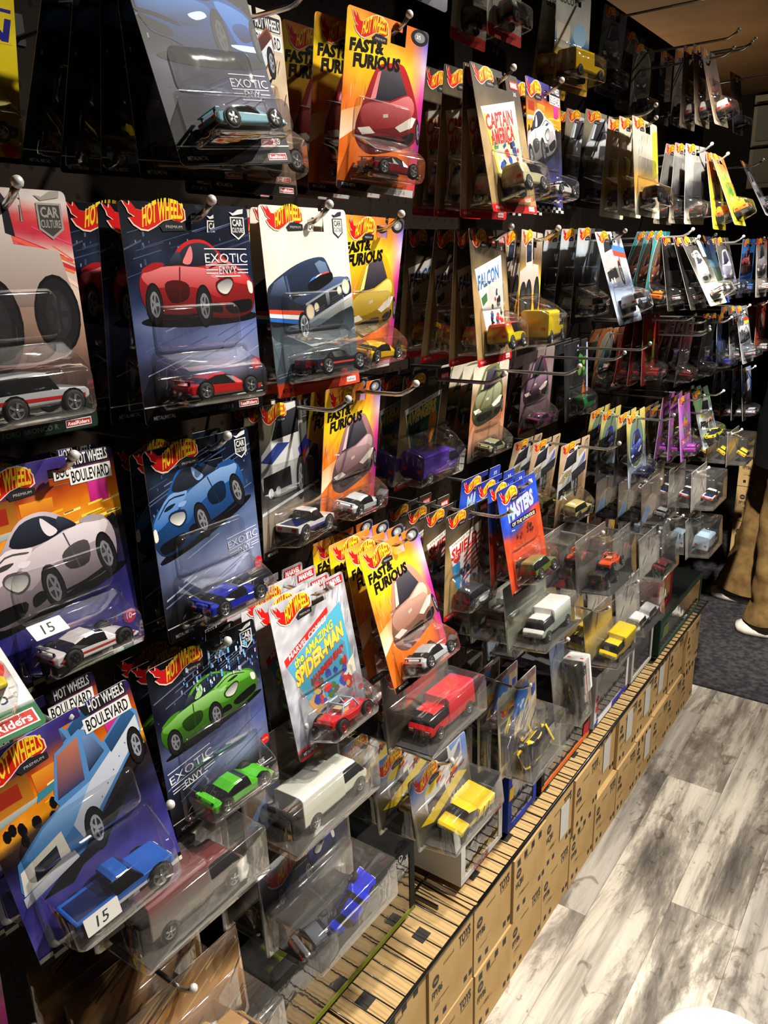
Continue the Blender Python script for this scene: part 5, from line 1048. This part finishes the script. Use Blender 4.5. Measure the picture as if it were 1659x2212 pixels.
'motu': [[-0.5083,0.9732,0.9874,0.1688,0.0511,-0.0402],[-0.5222,0.9727,0.992,0.0434,0.0255,-0.0201],[-0.5399,0.971,0.994,-0.0586,0.0255,-0.0201],[-0.5645,0.9717,0.9966,-0.1186,0.0255,-0.0201]],
'ctruck': [[-0.5614,1.3286,0.9797,-0.0668,0.0742,-0.0341],[-0.618,1.3297,0.9784,-0.1398,0.0371,-0.0171],[-0.6576,1.3309,0.9752,-0.2194,0.0371,-0.0171]],
'vw': [[-0.5585,1.6716,0.9777,0.0684,0.018,-0.0725],[-0.578,1.6741,0.9783,-0.0228,0.009,-0.0362],[-0.6141,1.6745,0.9813,-0.0682,0.009,-0.0362],[-0.6407,1.6765,0.9822,-0.1249,0.009,-0.0362]],
'tan4': [[-0.6207,2.1036,0.9221,0.0014,0.0483,-0.0736],[-0.6399,2.1036,0.9221,-0.0917,0.0483,-0.0736],[-0.6591,2.1036,0.9221,-0.1851,0.0483,-0.0736]],
'purple4': [[-0.5461,2.0212,0.9698,0.1173,-0.0364,-0.015],[-0.5653,2.0212,0.9698,0.0241,-0.0364,-0.015],[-0.5846,2.0212,0.9698,-0.0684,-0.0364,-0.015]],
'green4': [[-0.5697,2.2338,0.9535,0.267,0.1213,-0.0491],[-0.5889,2.2338,0.9535,0.1722,0.1213,-0.0491],[-0.6083,2.2338,0.9535,0.0797,0.1213,-0.0491]],
'blvdtruck': [[-0.4606,0.1793,1.0089,0.09,0.0866,-0.0977],[-0.5,0.179,1.008,0.03,0.04,-0.05]],
'blue0': [[-0.5339,0.7319,1.7406,0.0796,0.2674,0.1702]],
'edge6': [[-0.4905,0.0693,0.8403,-0.182,-0.0035,-0.0339]],
'tagA': [[-0.6832,1.8021,0.6948,-0.0473,-0.0371,0.0055]],
'tagB': [[-0.6805,1.9277,0.6721,-0.0546,-0.0315,0.0147]]}
S = lambda *a: a
INFO = {
'yellow': (S('muscle', (24, 30, 50)), 'bright yellow hang card with dark blue letters at upper left'),
'mclaren': (S('sport', (150, 206, 222)), 'dark city hang card with blue hypercar and pale blue toy'),
'blvdtan': (S('pickup', (40, 36, 34)), 'tan desert hang card with white boulevard badge'),
'ffred': (S('sport', (120, 24, 34)), 'orange hang card with red coupe and black film title'),
'capt': (S('van', (196, 190, 150)), 'tan comic hang card with red title and cream van'),
'blvdorange': (S('sport', (226, 222, 222)), 'orange street hang card with white supercar beside the comic cards'),
'dark1': (S('sport', (60, 62, 70)), 'dark hang card with white and blue front view car'),
'cream': (S('suv', (40, 44, 38)), 'cream hang card with yellow edge and black toy'),
'grey1': (S('muscle', (44, 42, 42)), 'grey hang card with pale foot and dark toy'),
'orange1': (S('suv', (230, 120, 20)), 'yellow and orange hang card with orange toy'),
'silver1': (S('sport', (180, 180, 190)), 'silver hang card tipping out at the far end'),
'red0': (S('van', (30, 30, 32), (226, 224, 216)), 'red footed top row card with black and white van'),
'guco': (S('boxtruck', (226, 180, 20)), 'white, blue and yellow hang card with yellow box truck'),
'grey0': (S('suv', (50, 52, 52)), 'plain grey hang card in the top row'),
'oval0': (S('suv', (60, 60, 58)), 'hang card with tall oval picture of green car'),
'g01': (S('suv', (70, 66, 62)), 'dim tan hang card right of the tall oval card'),
'g02': (S('suv', (90, 84, 80)), 'dim pinkish grey hang card in the top row'),
'tan0': (S('suv', (170, 40, 40), (226, 222, 216)), 'tan hang card tipping forward with red and white toy'),
'end0': (S('sport', (150, 150, 160)), 'last hang card of the top row by the white rack'),
'bronco': (S('suv', (196, 200, 204), (190, 196, 200), (196, 34, 34)), 'desert hang card with white off-roader at left edge'),
'koen': (S('sport', (206, 24, 26)), 'dark blue garage hang card with red supercar'),
'barr': (S('muscle', (26, 26, 40), None, (206, 70, 50), (210, 214, 216)), 'cream hang card with dark muscle car and red foot'),
'ffyel': (S('sport', (236, 180, 24)), 'orange hang card with yellow coupe and black film title'),
'falcon': (S('van', (226, 206, 30), (206, 60, 30)), 'tan comic hang card with blue title and yellow van'),
'yeltruck': (S('boxtruck', (226, 196, 24)), 'narrow looking hang card with yellow truck front'),
'racer': (S('suv', (226, 226, 230), (226, 226, 230), (60, 110, 190)), 'bright white hang card with striped white racing truck'),
'teal': (S('muscle', (230, 120, 30)), 'teal hang card with oval picture and orange toy'),
'garage': (S('sport', (206, 206, 208)), 'black and cream garage hang card with white classic'),
'blue2': (S('sport', (190, 196, 206)), 'blue and green hang card beside the white classic card'),
'lav': (S('sport', (196, 196, 206)), 'grey hang card with lavender front view car'),
'blue3': (S('muscle', (60, 120, 190)), 'bright blue hang card near the far end'),
'wgrey': (S('muscle', (206, 206, 206)), 'whitish hang card with red top at far end'),
'ovalorange': (S('muscle', (40, 60, 62)), 'orange bordered hang card with oval teal car picture'),
'red3': (S('muscle', (180, 60, 50), (226, 220, 210)), 'dark red hang card right of the orange oval card'),
'redn': (S('muscle', (120, 40, 36)), 'narrow red hang card with green and gold figures'),
'gd1': (S('muscle', (120, 30, 36)), 'dark hang card with dull red streak in third row'),
'gd2': (S('sport', (60, 60, 62)), 'black hang card with white lower edge in third row'),
'dkblue': (S('sport', (50, 60, 150)), 'dark hang card with small blue glow in third row'),
'striped': (S('sport', (150, 154, 160)), 'grey striped hang card with red and yellow patch'),
'redv2': (S('sport', (226, 226, 226), None, (60, 100, 190)), 'red hang card with pale oval at the far end'),
'bluefar': (S('sport', (206, 206, 226)), 'blue cloud hang card with white toy at far end'),
'blvdwhite': (S('sport', (232, 226, 226), None, (190, 50, 50), (30, 30, 32)), 'neon street hang card with white supercar at left edge'),
'bug': (S('sport', (24, 40, 176)), 'dark hang card with blue wedge supercar and blue toy'),
'trophy': (S('pickup', (226, 226, 226), None, (60, 70, 170)), 'grey hang card with white and blue desert truck'),
'ffw': (S('sport', (206, 212, 216)), 'orange hang card with brownish coupe and silver toy'),
'avg': (S('boxtruck', (70, 40, 140)), 'green comic hang card with purple van'),
'porsche': (S('sport', (150, 160, 120)), 'peach hang card with olive sports car'),
'purple3': (S('muscle', (110, 50, 90)), 'mauve hang card with purple car and red foot'),
'green3': (S('van', (30, 110, 60)), 'black hang card with green splash and green toy'),
'f0': (S('muscle', (230, 210, 40)), 'green footed grey hang card tipping out at left edge'),
'lamb': (S('sport', (80, 190, 30)), 'dark hang card with lime green supercar'),
'spid': (S('buggy', (196, 28, 32), (150, 200, 226), None, (200, 40, 40)), 'grey comic hang card with yellow title and red buggy'),
'ffp': (S('sport', (196, 200, 204)), 'bright orange hang card with copper supercar and silver toy'),
'shield': (S('suv', (40, 46, 52), (50, 54, 60), (120, 140, 160)), 'comic hang card with red and white stripes'),
'motu': (S('suv', (96, 110, 40), (110, 120, 70)), 'blue and red hang card with olive toy'),
'ctruck': (S('suv', (206, 196, 120)), 'tan hang card with pale yellow wagon'),
'vw': (S('muscle', (30, 44, 90)), 'yellow hang card with oval picture of blue car'),
'tan4': (S('sport', (196, 190, 180)), 'tan hang card with silver toy in fourth row'),
'purple4': (S('muscle', (140, 50, 160)), 'purple hang card with green creature shapes'),
'green4': (S('pickup', (220, 226, 50)), 'pale green hang card with yellow pickup'),
'blvdtruck': (S('pickup', (40, 96, 190), None, (214, 220, 230), (170, 172, 176)), 'neon street hang card with blue pickup'),
'blue0': (S('sport', (90, 90, 160)), 'purplish hang card cut by the top edge'),
'edge6': (S('sport', (60, 60, 62)), 'orange and black hang card edge in lower left corner'),
'tagA': (S('sport', (60, 60, 62)), 'small beige hang card with orange and yellow swoosh'),
'tagB': (S('sport', (90, 60, 60)), 'small beige hang card with brown figures'),
}
ARTB = {'racer': 'bwrace', 'garage': 'darkgarage'}
ALIAS = {'edge6': 'ffp', 'blue0': 'lav', 'redv1': 'redv', 'redv2': 'redv'}
STICK = {'blvdtruck': (-.022, .026, 1.03, 0), 'blvdwhite': (-.032, .047, .85, -.95)}
for k, ps in POSES.items():
    spec, desc = INFO[k]
    for i, p in enumerate(ps):
        art = ALIAS.get(k, k)
        if i and k in ARTB: art = ARTB[k]
        lab = desc if len(ps) == 1 else '%s, %s in its stack' % (desc, ORD[i])
        pack(art, spec, p, lab, 'stack: ' + desc if len(ps) > 1 else 'single hang cards on the pegboard', p[1] < 1.2, sticker=STICK.get(k) if i == 0 else None)
    x, y, z, t = ps[0][:4]
    hk = hook(y + .0725, z - .012, max(-.50, min(-.455, x + .022)) if k not in ('ffw', 'avg', 'porsche', 'shield', 'ctruck', 'vw', 'ovalorange') else -.475, 'chrome peg hook of the ' + desc)
# ------------------------------------------------------------------ clamshell packs on the two lower hook rows
def cl(art, x, y, zb, tilt, dep, cars, desc, n=1, near=True, dx=.06, yaw=0.0, bh=.054, scale=1.0):
    a_ = art_mesh(art); w, h = a_[2], a_[3]; z = zb + h
    for i in range(n):
        lab = desc if n == 1 else '%s, %s in its stack' % (desc, ORD[i])
        clam(art, (x - i * dx, y - i * .002, z + .001 * i, max(0, tilt - i * .04), yaw, 0), dep, cars if i < 2 else cars[:1], lab, 'stack: ' + desc if n > 1 else 'clamshell toy packs on the lower hooks', near and i < 2, scale, bh)
    hook(y + w * .5, z - .006, x + .026, 'chrome peg hook of the ' + desc, up=-.02)
B = lambda c, t=None, s=None: ('boxtruck', c, t, s)
cl('redbits', -.50, .262, .765, .02, .062, [(B((130, 120, 112), (110, 44, 46)), 0, .012, .030, False, 0)], 'clear clamshell with red banner at its foot', 3)
cl('plainclam', -.50, .432, .750, .04, .062, [(B((226, 226, 206), (236, 236, 226)), .012, .012, .030, False, 0)], 'clear clamshell with cream truck under the red buggy card', 3)
cl('redtruck', -.50, .668, .725, .08, .062, [(B((206, 22, 34), (216, 26, 40)), .006, .012, .030, True, 0)], 'clear clamshell with bright red truck', 3)
cl('whitetruck', -.50, .985, .725, .10, .062, [(B((150, 160, 146), (236, 236, 230)), .006, .012, .030, True, 0)], 'clear clamshell with pale grey and white truck', 3)
cl('orangeclam', -.50, 1.265, .715, .08, .062, [(S('suv', (36, 38, 42)), -.012, .012, .030, False, 0), (S('buggy', (230, 84, 40), (230, 84, 40)), .012, .038, .032, False, 0)], 'clear clamshell with orange buggy on dark toy', 3, bh=.09)
cl('goldclam', -.50, .085, .575, .06, .062, [(S('dumptruck', (226, 180, 20)), 0, .012, .030, False, 0)], 'clear clamshell with yellow toy in the bottom left corner', 2)
cl('wood', -.50, .262, .565, .08, .064, [(B((150, 110, 60), (180, 140, 90)), 0, .012, .032, False, 0)], 'clear clamshell with wood coloured card and shining lid', 3)
cl('moto', -.50, .445, .600, .05, .072, [(S('sport', (30, 44, 190)), .020, .020, .040, False, .9, .5), (S('sport', (60, 64, 70)), -.035, .012, .034, False, .5, -.2)], 'clear clamshell with blue toy and dark orange logo card', 2)
cl('dump', -.50, .722, .540, .14, .058, [(S('dumptruck', (240, 204, 20)), 0, .012, .030, True, .25)], 'clear clamshell with yellow dump truck on blue card', 3)
cl('bumble', -.505, .984, .490, .05, .058, [(S('sport', (240, 200, 26), (34, 34, 36), (34, 34, 36)), .0, .034, .022, True, 1.1, .10)], 'clear clamshell with yellow and black striped car', 4, dx=.034, bh=.082, scale=1.25)
cl('bluecard', -.59, 1.090, .640, .10, .05, [(S('sport', (206, 22, 34)), 0, .03, .028, False, .5)], 'blue clamshell card with red racing car', 3, dx=.04)
cl('tallclam', -.50, 1.165, .500, .12, .048, [(B((236, 236, 232), (240, 240, 238), (206, 40, 40)), .0, .068, .026, False, 0, -1.57)], 'clear clamshell with white and red fire truck on end', 1, bh=.125)
cl('yelroof', -.50, 1.325, .540, .12, .060, [(B((226, 186, 40), (244, 216, 20)), .004, .012, .030, True, .2)], 'clear clamshell with yellow roofed truck', 3)
cl('greyclam', -.50, 1.500, .535, .10, .058, [(S('suv', (230, 228, 226), (240, 240, 240), (190, 60, 60)), -.035, .02, .028, False, .3), (S('suv', (206, 206, 206)), .035, .016, .028, False, .3)], 'clear clamshell with two white toys above the shelf', 3, near=False, bh=.088)
cl('greyclam', -.52, 1.700, .585, .08, .05, [(S('muscle', (60, 40, 44), (120, 40, 50)), 0, .02, .028, False, .3)], 'clear clamshell with dark red toy', 2, near=False, bh=.088)
cl('greyclam', -.50, 2.035, .672, .06, .055, [(S('pickup', (200, 40, 44), (236, 234, 230)), 0, .02, .028, False, .2)], 'clear clamshell with white and red toy near the person', 4, dx=.055, near=False, bh=.088)
cl('greyclam', -.50, 2.020, .545, .08, .058, [(B((200, 220, 236), (176, 206, 230)), 0, .02, .028, False, .2)], 'clear clamshell with light blue roofed toy', 4, dx=.058, near=False, bh=.088)
cl('goldclam', -.52, 2.500, .690, .04, .055, [(S('muscle', (240, 206, 20), None, (20, 20, 20)), 0, .03, .028, False, .5)], 'clear clamshell with yellow car at the far end', 3, dx=.055, near=False, bh=.088)
cl('plainclam', -.56, 1.820, .680, .06, .05, [(S('sport', (150, 150, 150)), 0, .02, .028, False, .2)], 'dim clear clamshell left of the white and red toy', 3, dx=.055, near=False)

# ------------------------------------------------------------------ window boxes standing on the wire shelf
def winbox(x0, x1, y0, y1, h, c0, c1, accent, car, label, text=None, tcol=(220, 220, 220), th=.012, scale=1.0, sq=()):
    z0 = ZS + .0022; e = empty('window_box', (x1, y0, z0)); tag(e, label, 'toy box', 'window boxes standing on the wire shelf')
    D, L = x1 - x0, y1 - y0; K = lambda c: C(*c)
    mb = MB(); mb.box(-D, -.001, 0, L, 0, .002, K(c0)); mb.box(-D, -D + .002, 0, L, .002, h, K(c0)); mb.box(-D, -.0, 0, .002, .002, h, K(c1)); mb.box(-D, -.0, L - .002, L, .002, h, K(c1))
    mb.box(-D, -D * .45, .002, L - .002, h - .002, h, K(c0)); mb.obj('carton', M_PRINT, e)
    fr = MB(); fr.box(-.002, 0, .002, L - .002, .002, th, K(accent)); fr.box(-.002, 0, .002, L - .002, h - th * 1.3, h, K(c1)); fr.box(-.002, 0, .002, .014, th, h - th * 1.3, K(c1)); fr.box(-.002, 0, L - .014, L - .002, th, h - th * 1.3, K(c1))
    fo = fr.obj('front_frame', M_PRINT, e)
    pn = MB(); pn.face([(-.001, .014, th), (-.001, L - .014, th), (-.001, L - .014, h - th * 1.3), (-.001, .014, h - th * 1.3)]); pn.face([(-.001, .002, h - .001), (-.001, L - .002, h - .001), (-D * .45, L - .002, h - .001), (-D * .45, .002, h - .001)]); pn.obj('window', M_CLAM, e)
    b = MB(); b.box(-D * .9, -.01, .02, L - .02, .002, .012, K((60, 58, 56))); b.obj('display_base', M_PRINT, e)
    c = put_car(e, car, 0, 0, 0, False, True, 0, scale, 'model_car'); c.matrix_local = Matrix.Translation((-D * .5, L * .5, .013)) @ Matrix(((0, 0, 1, 0), (1, 0, 0, 0), (0, 1, 0, 0), (0, 0, 0, 1))) @ Matrix.Scale(scale, 4) @ Matrix.Translation((0, 0, -CARS[car[0]][2] / 2))
    a = Art(L, h, notch=False)
    if text: a.text(text[0], text[1], text[2], text[3], tcol, wid=text[4], bold=.01)
    for u0, v0, u1, v1, cc in sq: a.poly([(u0, v0), (u1, v0), (u1 + .02, v1), (u0 + .02, v1)], cc)
    if a.mb.f: po = link('print', a.mb.mesh('print', M_PRINT), fo); po.matrix_local = Matrix(((0, 0, 1, .0002), (1, 0, 0, L / 2), (0, 1, 0, 0), (0, 0, 0, 1)))
    return e
winbox(-.75, -.575, .44, .845, .135, (26, 34, 30), (22, 28, 26), (120, 130, 40), S('suv', (120, 150, 30), (190, 210, 40)), 'long dark green window box on the near shelf', ('FORD', .82, .905, .07, .10), scale=1.9, th=.010)
winbox(-.71, -.535, .925, 1.072, .100, (226, 224, 222), (230, 228, 226), (206, 204, 202), S('sport', (236, 236, 236), None, (200, 40, 40)), 'white window box with red corner and white model car', ('Coca-Cola', .30, .015, .13, .34), tcol=(196, 40, 44), sq=((.80, .70, .96, .99, (200, 34, 40)),), scale=1.5)
winbox(-.72, -.530, 1.085, 1.205, .125, (26, 50, 140), (24, 56, 160), (24, 50, 150), S('sport', (40, 60, 150)), 'blue window box with yellow band', None, sq=((.02, .55, .16, .75, (236, 190, 30)),), scale=1.3)
winbox(-.72, -.528, 1.225, 1.475, .140, (34, 26, 34), (30, 24, 30), (206, 100, 40), S('muscle', (60, 24, 34)), 'black window box with orange foot and purple band', None, sq=((.05, .86, .40, .99, (190, 190, 190)), (.40, .86, .62, .99, (130, 50, 170)), (.8, .6, .84, .75, (230, 230, 230)), (.84, .1, .97, .3, (170, 40, 50))), scale=1.9)
winbox(-.71, -.526, 1.495, 1.715, .130, (190, 190, 196), (206, 206, 212), (50, 54, 150), S('muscle', (70, 70, 80)), 'white and blue window box with red stripes', None, sq=((.02, .3, .10, .42, (196, 50, 50)), (.02, .5, .10, .58, (196, 50, 50)), (.1, .02, .5, .14, (226, 226, 230))), scale=1.8)
winbox(-.70, -.524, 1.735, 1.895, .140, (150, 146, 140), (170, 166, 160), (190, 188, 184), S('muscle', (80, 70, 60)), 'grey framed clear window box left of the green one', None, scale=1.6)
winbox(-.70, -.512, 1.915, 2.325, .105, (24, 46, 36), (26, 54, 40), (60, 84, 70), S('suv', (90, 20, 24)), 'dark green window box at the far end of the shelf', None, sq=((.06, .4, .18, .7, (90, 110, 60)),), scale=2.2)
winbox(-.70, -.53, 1.93, 2.06, .10, (150, 20, 30), (176, 24, 36), (150, 20, 30), S('sport', (40, 34, 36)), 'red open display box on top of the green box', None, scale=1.4).location.z += .107

# ------------------------------------------------------------------ shoppers
def skin_mesh(name, verts, edges, m, parent, sub=2, root=0):
    me = bpy.data.meshes.new(name); me.from_pydata([v[:3] for v in verts], edges, []); o = link(name, me, parent)
    me.materials.append(m)
    sk = o.modifiers.new('skin', 'SKIN'); sk.use_smooth_shade = True
    for i, v in enumerate(verts):
        me.skin_vertices[0].data[i].radius = (v[3], v[4] if len(v) > 4 else v[3]); me.skin_vertices[0].data[i].use_root = (i == root)
    ss = o.modifiers.new('sub', 'SUBSURF'); ss.levels = sub; ss.render_levels = sub
    return o
M_SKIN = mat('skin', (196, 150, 124), rough=.5)
def shoe(parent, x, y, ang, m, sole):
    e = MB(); s_ = MB(); rings = []; r2 = []
    for t, w, hh in ((-.075, .026, .05), (-.07, .034, .075), (-.03, .038, .088), (.02, .040, .080), (.07, .044, .058), (.12, .047, .046), (.16, .044, .040), (.185, .032, .034), (.195, .014, .026)):
        c = lambda f, k=1.0: [(t, w * k * math.cos(a), .022 + (hh - .022) * max(0, math.sin(a)) if f else 0) for a in [PI * q / 8 for q in range(9)]]
        rings.append(c(1))
        r2.append([(t * 1.02, w * 1.06 * q, z) for q, z in ((-1, .002), (-1, .026), (1, .026), (1, .002))])
    e.grid(rings, None, 0, False); s_.grid(r2, None, 0, True, (True, True))
    o = e.obj('shoe', m, parent); so = s_.obj('sole', sole, o)
    l = MB()
    for k in range(4): l.tube([(.03 + .02 * k, -.018, .082 - .008 * k), (.035 + .02 * k, 0, .090 - .009 * k), (.03 + .02 * k, .018, .082 - .008 * k)], .0025, 6)
    l.obj('laces', M_WHITE, o)
    o.matrix_local = Matrix.Translation((x, y, 0)) @ Matrix.Rotation(ang, 4, 'Z')
def person(loc, ang, mt, ms, sole, mc, label, hem, name='person', foot=((0, .11), (.0, -.11)), fa=(0, 0), lean=0.0, hair=(40, 30, 24)):
    e = empty(name, loc); e.rotation_euler = (0, 0, ang); tag(e, label, 'person')
    (ax, ay), (bx, by) = foot
    body = [(0, 0, .93, .085, .075), (0, 0, 1.08, .09, .075), (0, 0, 1.28, .10, .08), (0, 0, 1.42, .075, .07), (0, 0, 1.48, .055), (.01, 0, 1.55, .058), (.02, 0, 1.60, .085, .075), (.02, 0, 1.68, .088, .08), (.015, 0, 1.74, .06),
            (-.01, .17, 1.36, .035), (-.085, .208, 1.13, .030), (-.08, .20, .92, .028), (-.06, .20, .83, .030), (-.01, -.17, 1.36, .035), (-.085, -.208, 1.13, .030), (-.08, -.20, .92, .028), (-.06, -.20, .83, .030),
            (0, .08, .85, .075), (ax * .5 + .01, ay, .48, .052), (ax - .01, ay, .10, .038), (0, -.08, .85, .075), (bx * .5 + .01, by, .48, .052), (bx - .01, by, .10, .038)]
    ed = [(0, 1), (1, 2), (2, 3), (3, 4), (4, 5), (5, 6), (6, 7), (7, 8), (2, 9), (9, 10), (10, 11), (11, 12), (2, 13), (13, 14), (14, 15), (15, 16), (0, 17), (17, 18), (18, 19), (0, 20), (20, 21), (21, 22)]
    for s_, w in ((1, 12), (-1, 16)):
        bx0, by0, bz0 = body[w][:3]
        for k in range(4):
            i = len(body); body.append((bx0 + .03, by0 - s_ * (.03 - .02 * k), bz0 - .05, .011)); body.append((bx0 + .045, by0 - s_ * (.03 - .02 * k), bz0 - .09 + abs(k - 1.4) * .006, .009)); ed += [(w, i), (i, i + 1)]
        i = len(body); body.append((bx0 + .05, by0 - s_ * .03, bz0 - .01, .011)); body.append((bx0 + .06, by0 - s_ * .035, bz0 - .04, .010)); ed += [(w, i), (i, i + 1)]
    skin_mesh('body', body, ed, M_SKIN, e, 1)
    n = 28; fz = random.Random(7)
    def tube_cloth(name, prof, m, amp, caps=(False, False)):
        mb = MB(); rings = []; ph = [fz.uniform(0, 6.3) for _ in range(6)]
        for cx, cy, z, rx_, ry_ in prof:
            rr = []
            for q in range(n):
                a = 2 * PI * q / n
                f = 1 + amp * (.5 * math.sin(3 * a + z * 14 + ph[0]) + .6 * math.sin(2 * a - z * 31 + ph[1]) + .5 * math.sin(5 * a + z * 47 + ph[2]) + .6 * math.sin(z * 75 + 1.5 * math.sin(a + ph[3])) * (1 if z < .36 else .35))
                rr.append((cx + rx_ * f * math.cos(a), cy + ry_ * f * math.sin(a), z + .008 * math.sin(a * 2 + ph[4]) * (z < .2)))
            rings.append(rr)
        mb.grid(rings, None, 0, True, caps); return mb
    def interp(keys, step):
        out = []
        for a, b in zip(keys, keys[1:]):
            k = max(1, int(abs(a[2] - b[2]) / step))
            for t in range(k): out.append(tuple(a[d] + (b[d] - a[d]) * t / k for d in range(5)))
        return out + [keys[-1]]
    tm = MB()
    for fx, fy, sgn in ((ax, ay, 1), (bx, by, -1)):
        pr_ = interp([(0, sgn * .06, .94, .105, .085), (0, sgn * .078, .86, .118, .098), (fx * .35, sgn * .085 + (fy - sgn * .085) * .4, .62, .105, .100), (fx * .55 + .01, sgn * .085 + (fy - sgn * .085) * .7, .46, .094, .092), (fx * .8, fy, .26, .090, .088), (fx - .005, fy, .12, .090, .088), (fx + .012, fy, .055, .096, .086)], .018)
        q = tube_cloth('leg', pr_, mt, .045); b0 = len(tm.v); tm.v += q.v; tm.c += q.c; tm.f += [tuple(b0 + i_ for i_ in f_) for f_ in q.f]; tm.m += q.m; tm.sm += q.sm
    tm.obj('trousers', mt, e)
    cm_ = tube_cloth('coat', interp([(0, 0, hem, .19, .215), (0, 0, .80, .175, .205), (0, 0, 1.0, .16, .185), (0, 0, 1.2, .155, .195), (0, 0, 1.36, .13, .205), (0, 0, 1.43, .09, .13), (0, 0, 1.47, .07, .075)], .03), mc, .02); cm_.obj('coat', mc, e)
    for sg in (1, -1):
        sl = tube_cloth('sleeve', interp([(0, sg * .15, 1.425, .045, .05), (-.01, sg * .175, 1.39, .075, .075), (-.02, sg * .20, 1.32, .082, .075), (-.085, sg * .208, 1.13, .074, .066), (-.08, sg * .20, .90, .062, .056)], .02), mc, .02); sl.obj('sleeve', mc, e)
    hm = MB(); n = 14; mh = mat('hair', hair, rough=.7)
    hm.grid([[(.0 + (.095 * math.cos(f) * math.cos(2 * PI * j / n)) - .006, .088 * math.cos(f) * math.sin(2 * PI * j / n), 1.67 + .115 * math.sin(f)) for j in range(n)] for f in (.1, .4, .8, 1.2, 1.5)], None, 0, True, (False, True)); hm.obj('hair', mh, e)
    fc = MB()
    for yy in (-.032, .032): fc.grid([[(.098 + .006 * math.cos(f), yy + .012 * math.sin(f) * math.cos(2 * PI * j / 8), 1.635 + .007 * math.sin(f) * math.sin(2 * PI * j / 8)) for j in range(8)] for f in (.1, .8, 1.5)], None, 0)
    fc.obj('eyes', mat('eyes', (30, 24, 22), rough=.2), e)
    ns = MB(); ns.tube([(.10, 0, 1.635), (.118, 0, 1.60), (.098, 0, 1.588)], [.007, .013, .009], 8); ns.obj('nose', M_SKIN, e)
    mo = MB(); mo.tube([(.098, -.022, 1.560), (.104, 0, 1.558), (.098, .022, 1.560)], .005, 6); mo.obj('mouth', mat('lips', (160, 90, 84)), e)
    for yy in (-.09, .09): er = MB(); er.tube([(.012, yy, 1.65), (.004, yy * 1.12, 1.625), (.012, yy, 1.60)], [.008, .014, .008], 8); er.obj('ear', M_SKIN, e)
    shoe(e, ax - .075, ay, fa[0], ms, sole); shoe(e, bx - .075, by, fa[1], ms, sole)
    return e
M_KHAKI = mat('khaki_cloth', (136, 108, 66), rough=.9, spec=.1, noise=(30, (112, 86, 50), .4, .65), bump=(500, .2))
M_COAT = mat('black_cloth', (12, 12, 13), rough=.95, spec=.1)
person((-.340, 2.99, .006), PI, M_KHAKI, mat('white_leather', (226, 222, 214), rough=.5), mat('white_rubber', (214, 206, 192), rough=.7), M_COAT, 'person in khaki trousers, pale sneakers and black coat', .62, foot=((.035, .11), (.19, -.15)), fa=(.1, -.05))

# ------------------------------------------------------------------ white round bin at the lower right corner
e = empty('waste_bin', (-.088, .775, 0)); tag(e, 'white round bin with domed lid at the lower right corner', 'bin')
mb = MB(); n = 32; rg = lambda r, z: [(r * math.cos(2 * PI * j / n), r * math.sin(2 * PI * j / n), z) for j in range(n)]
M_BIN = mat('white_plastic', (240, 238, 226), rough=.35, coat=.2)
mb.grid([rg(.066, 0), rg(.068, .004), rg(.082, .370), rg(.084, .372)], None, 0, True, (True, False)); mb.obj('body', M_BIN, e)
mb = MB(); mb.grid([rg(.086, .366), rg(.088, .372), rg(.087, .384), rg(.076, .394), rg(.04, .400), rg(.01, .402)], None, 0, True, (False, True)); mb.obj('lid', M_BIN, e)
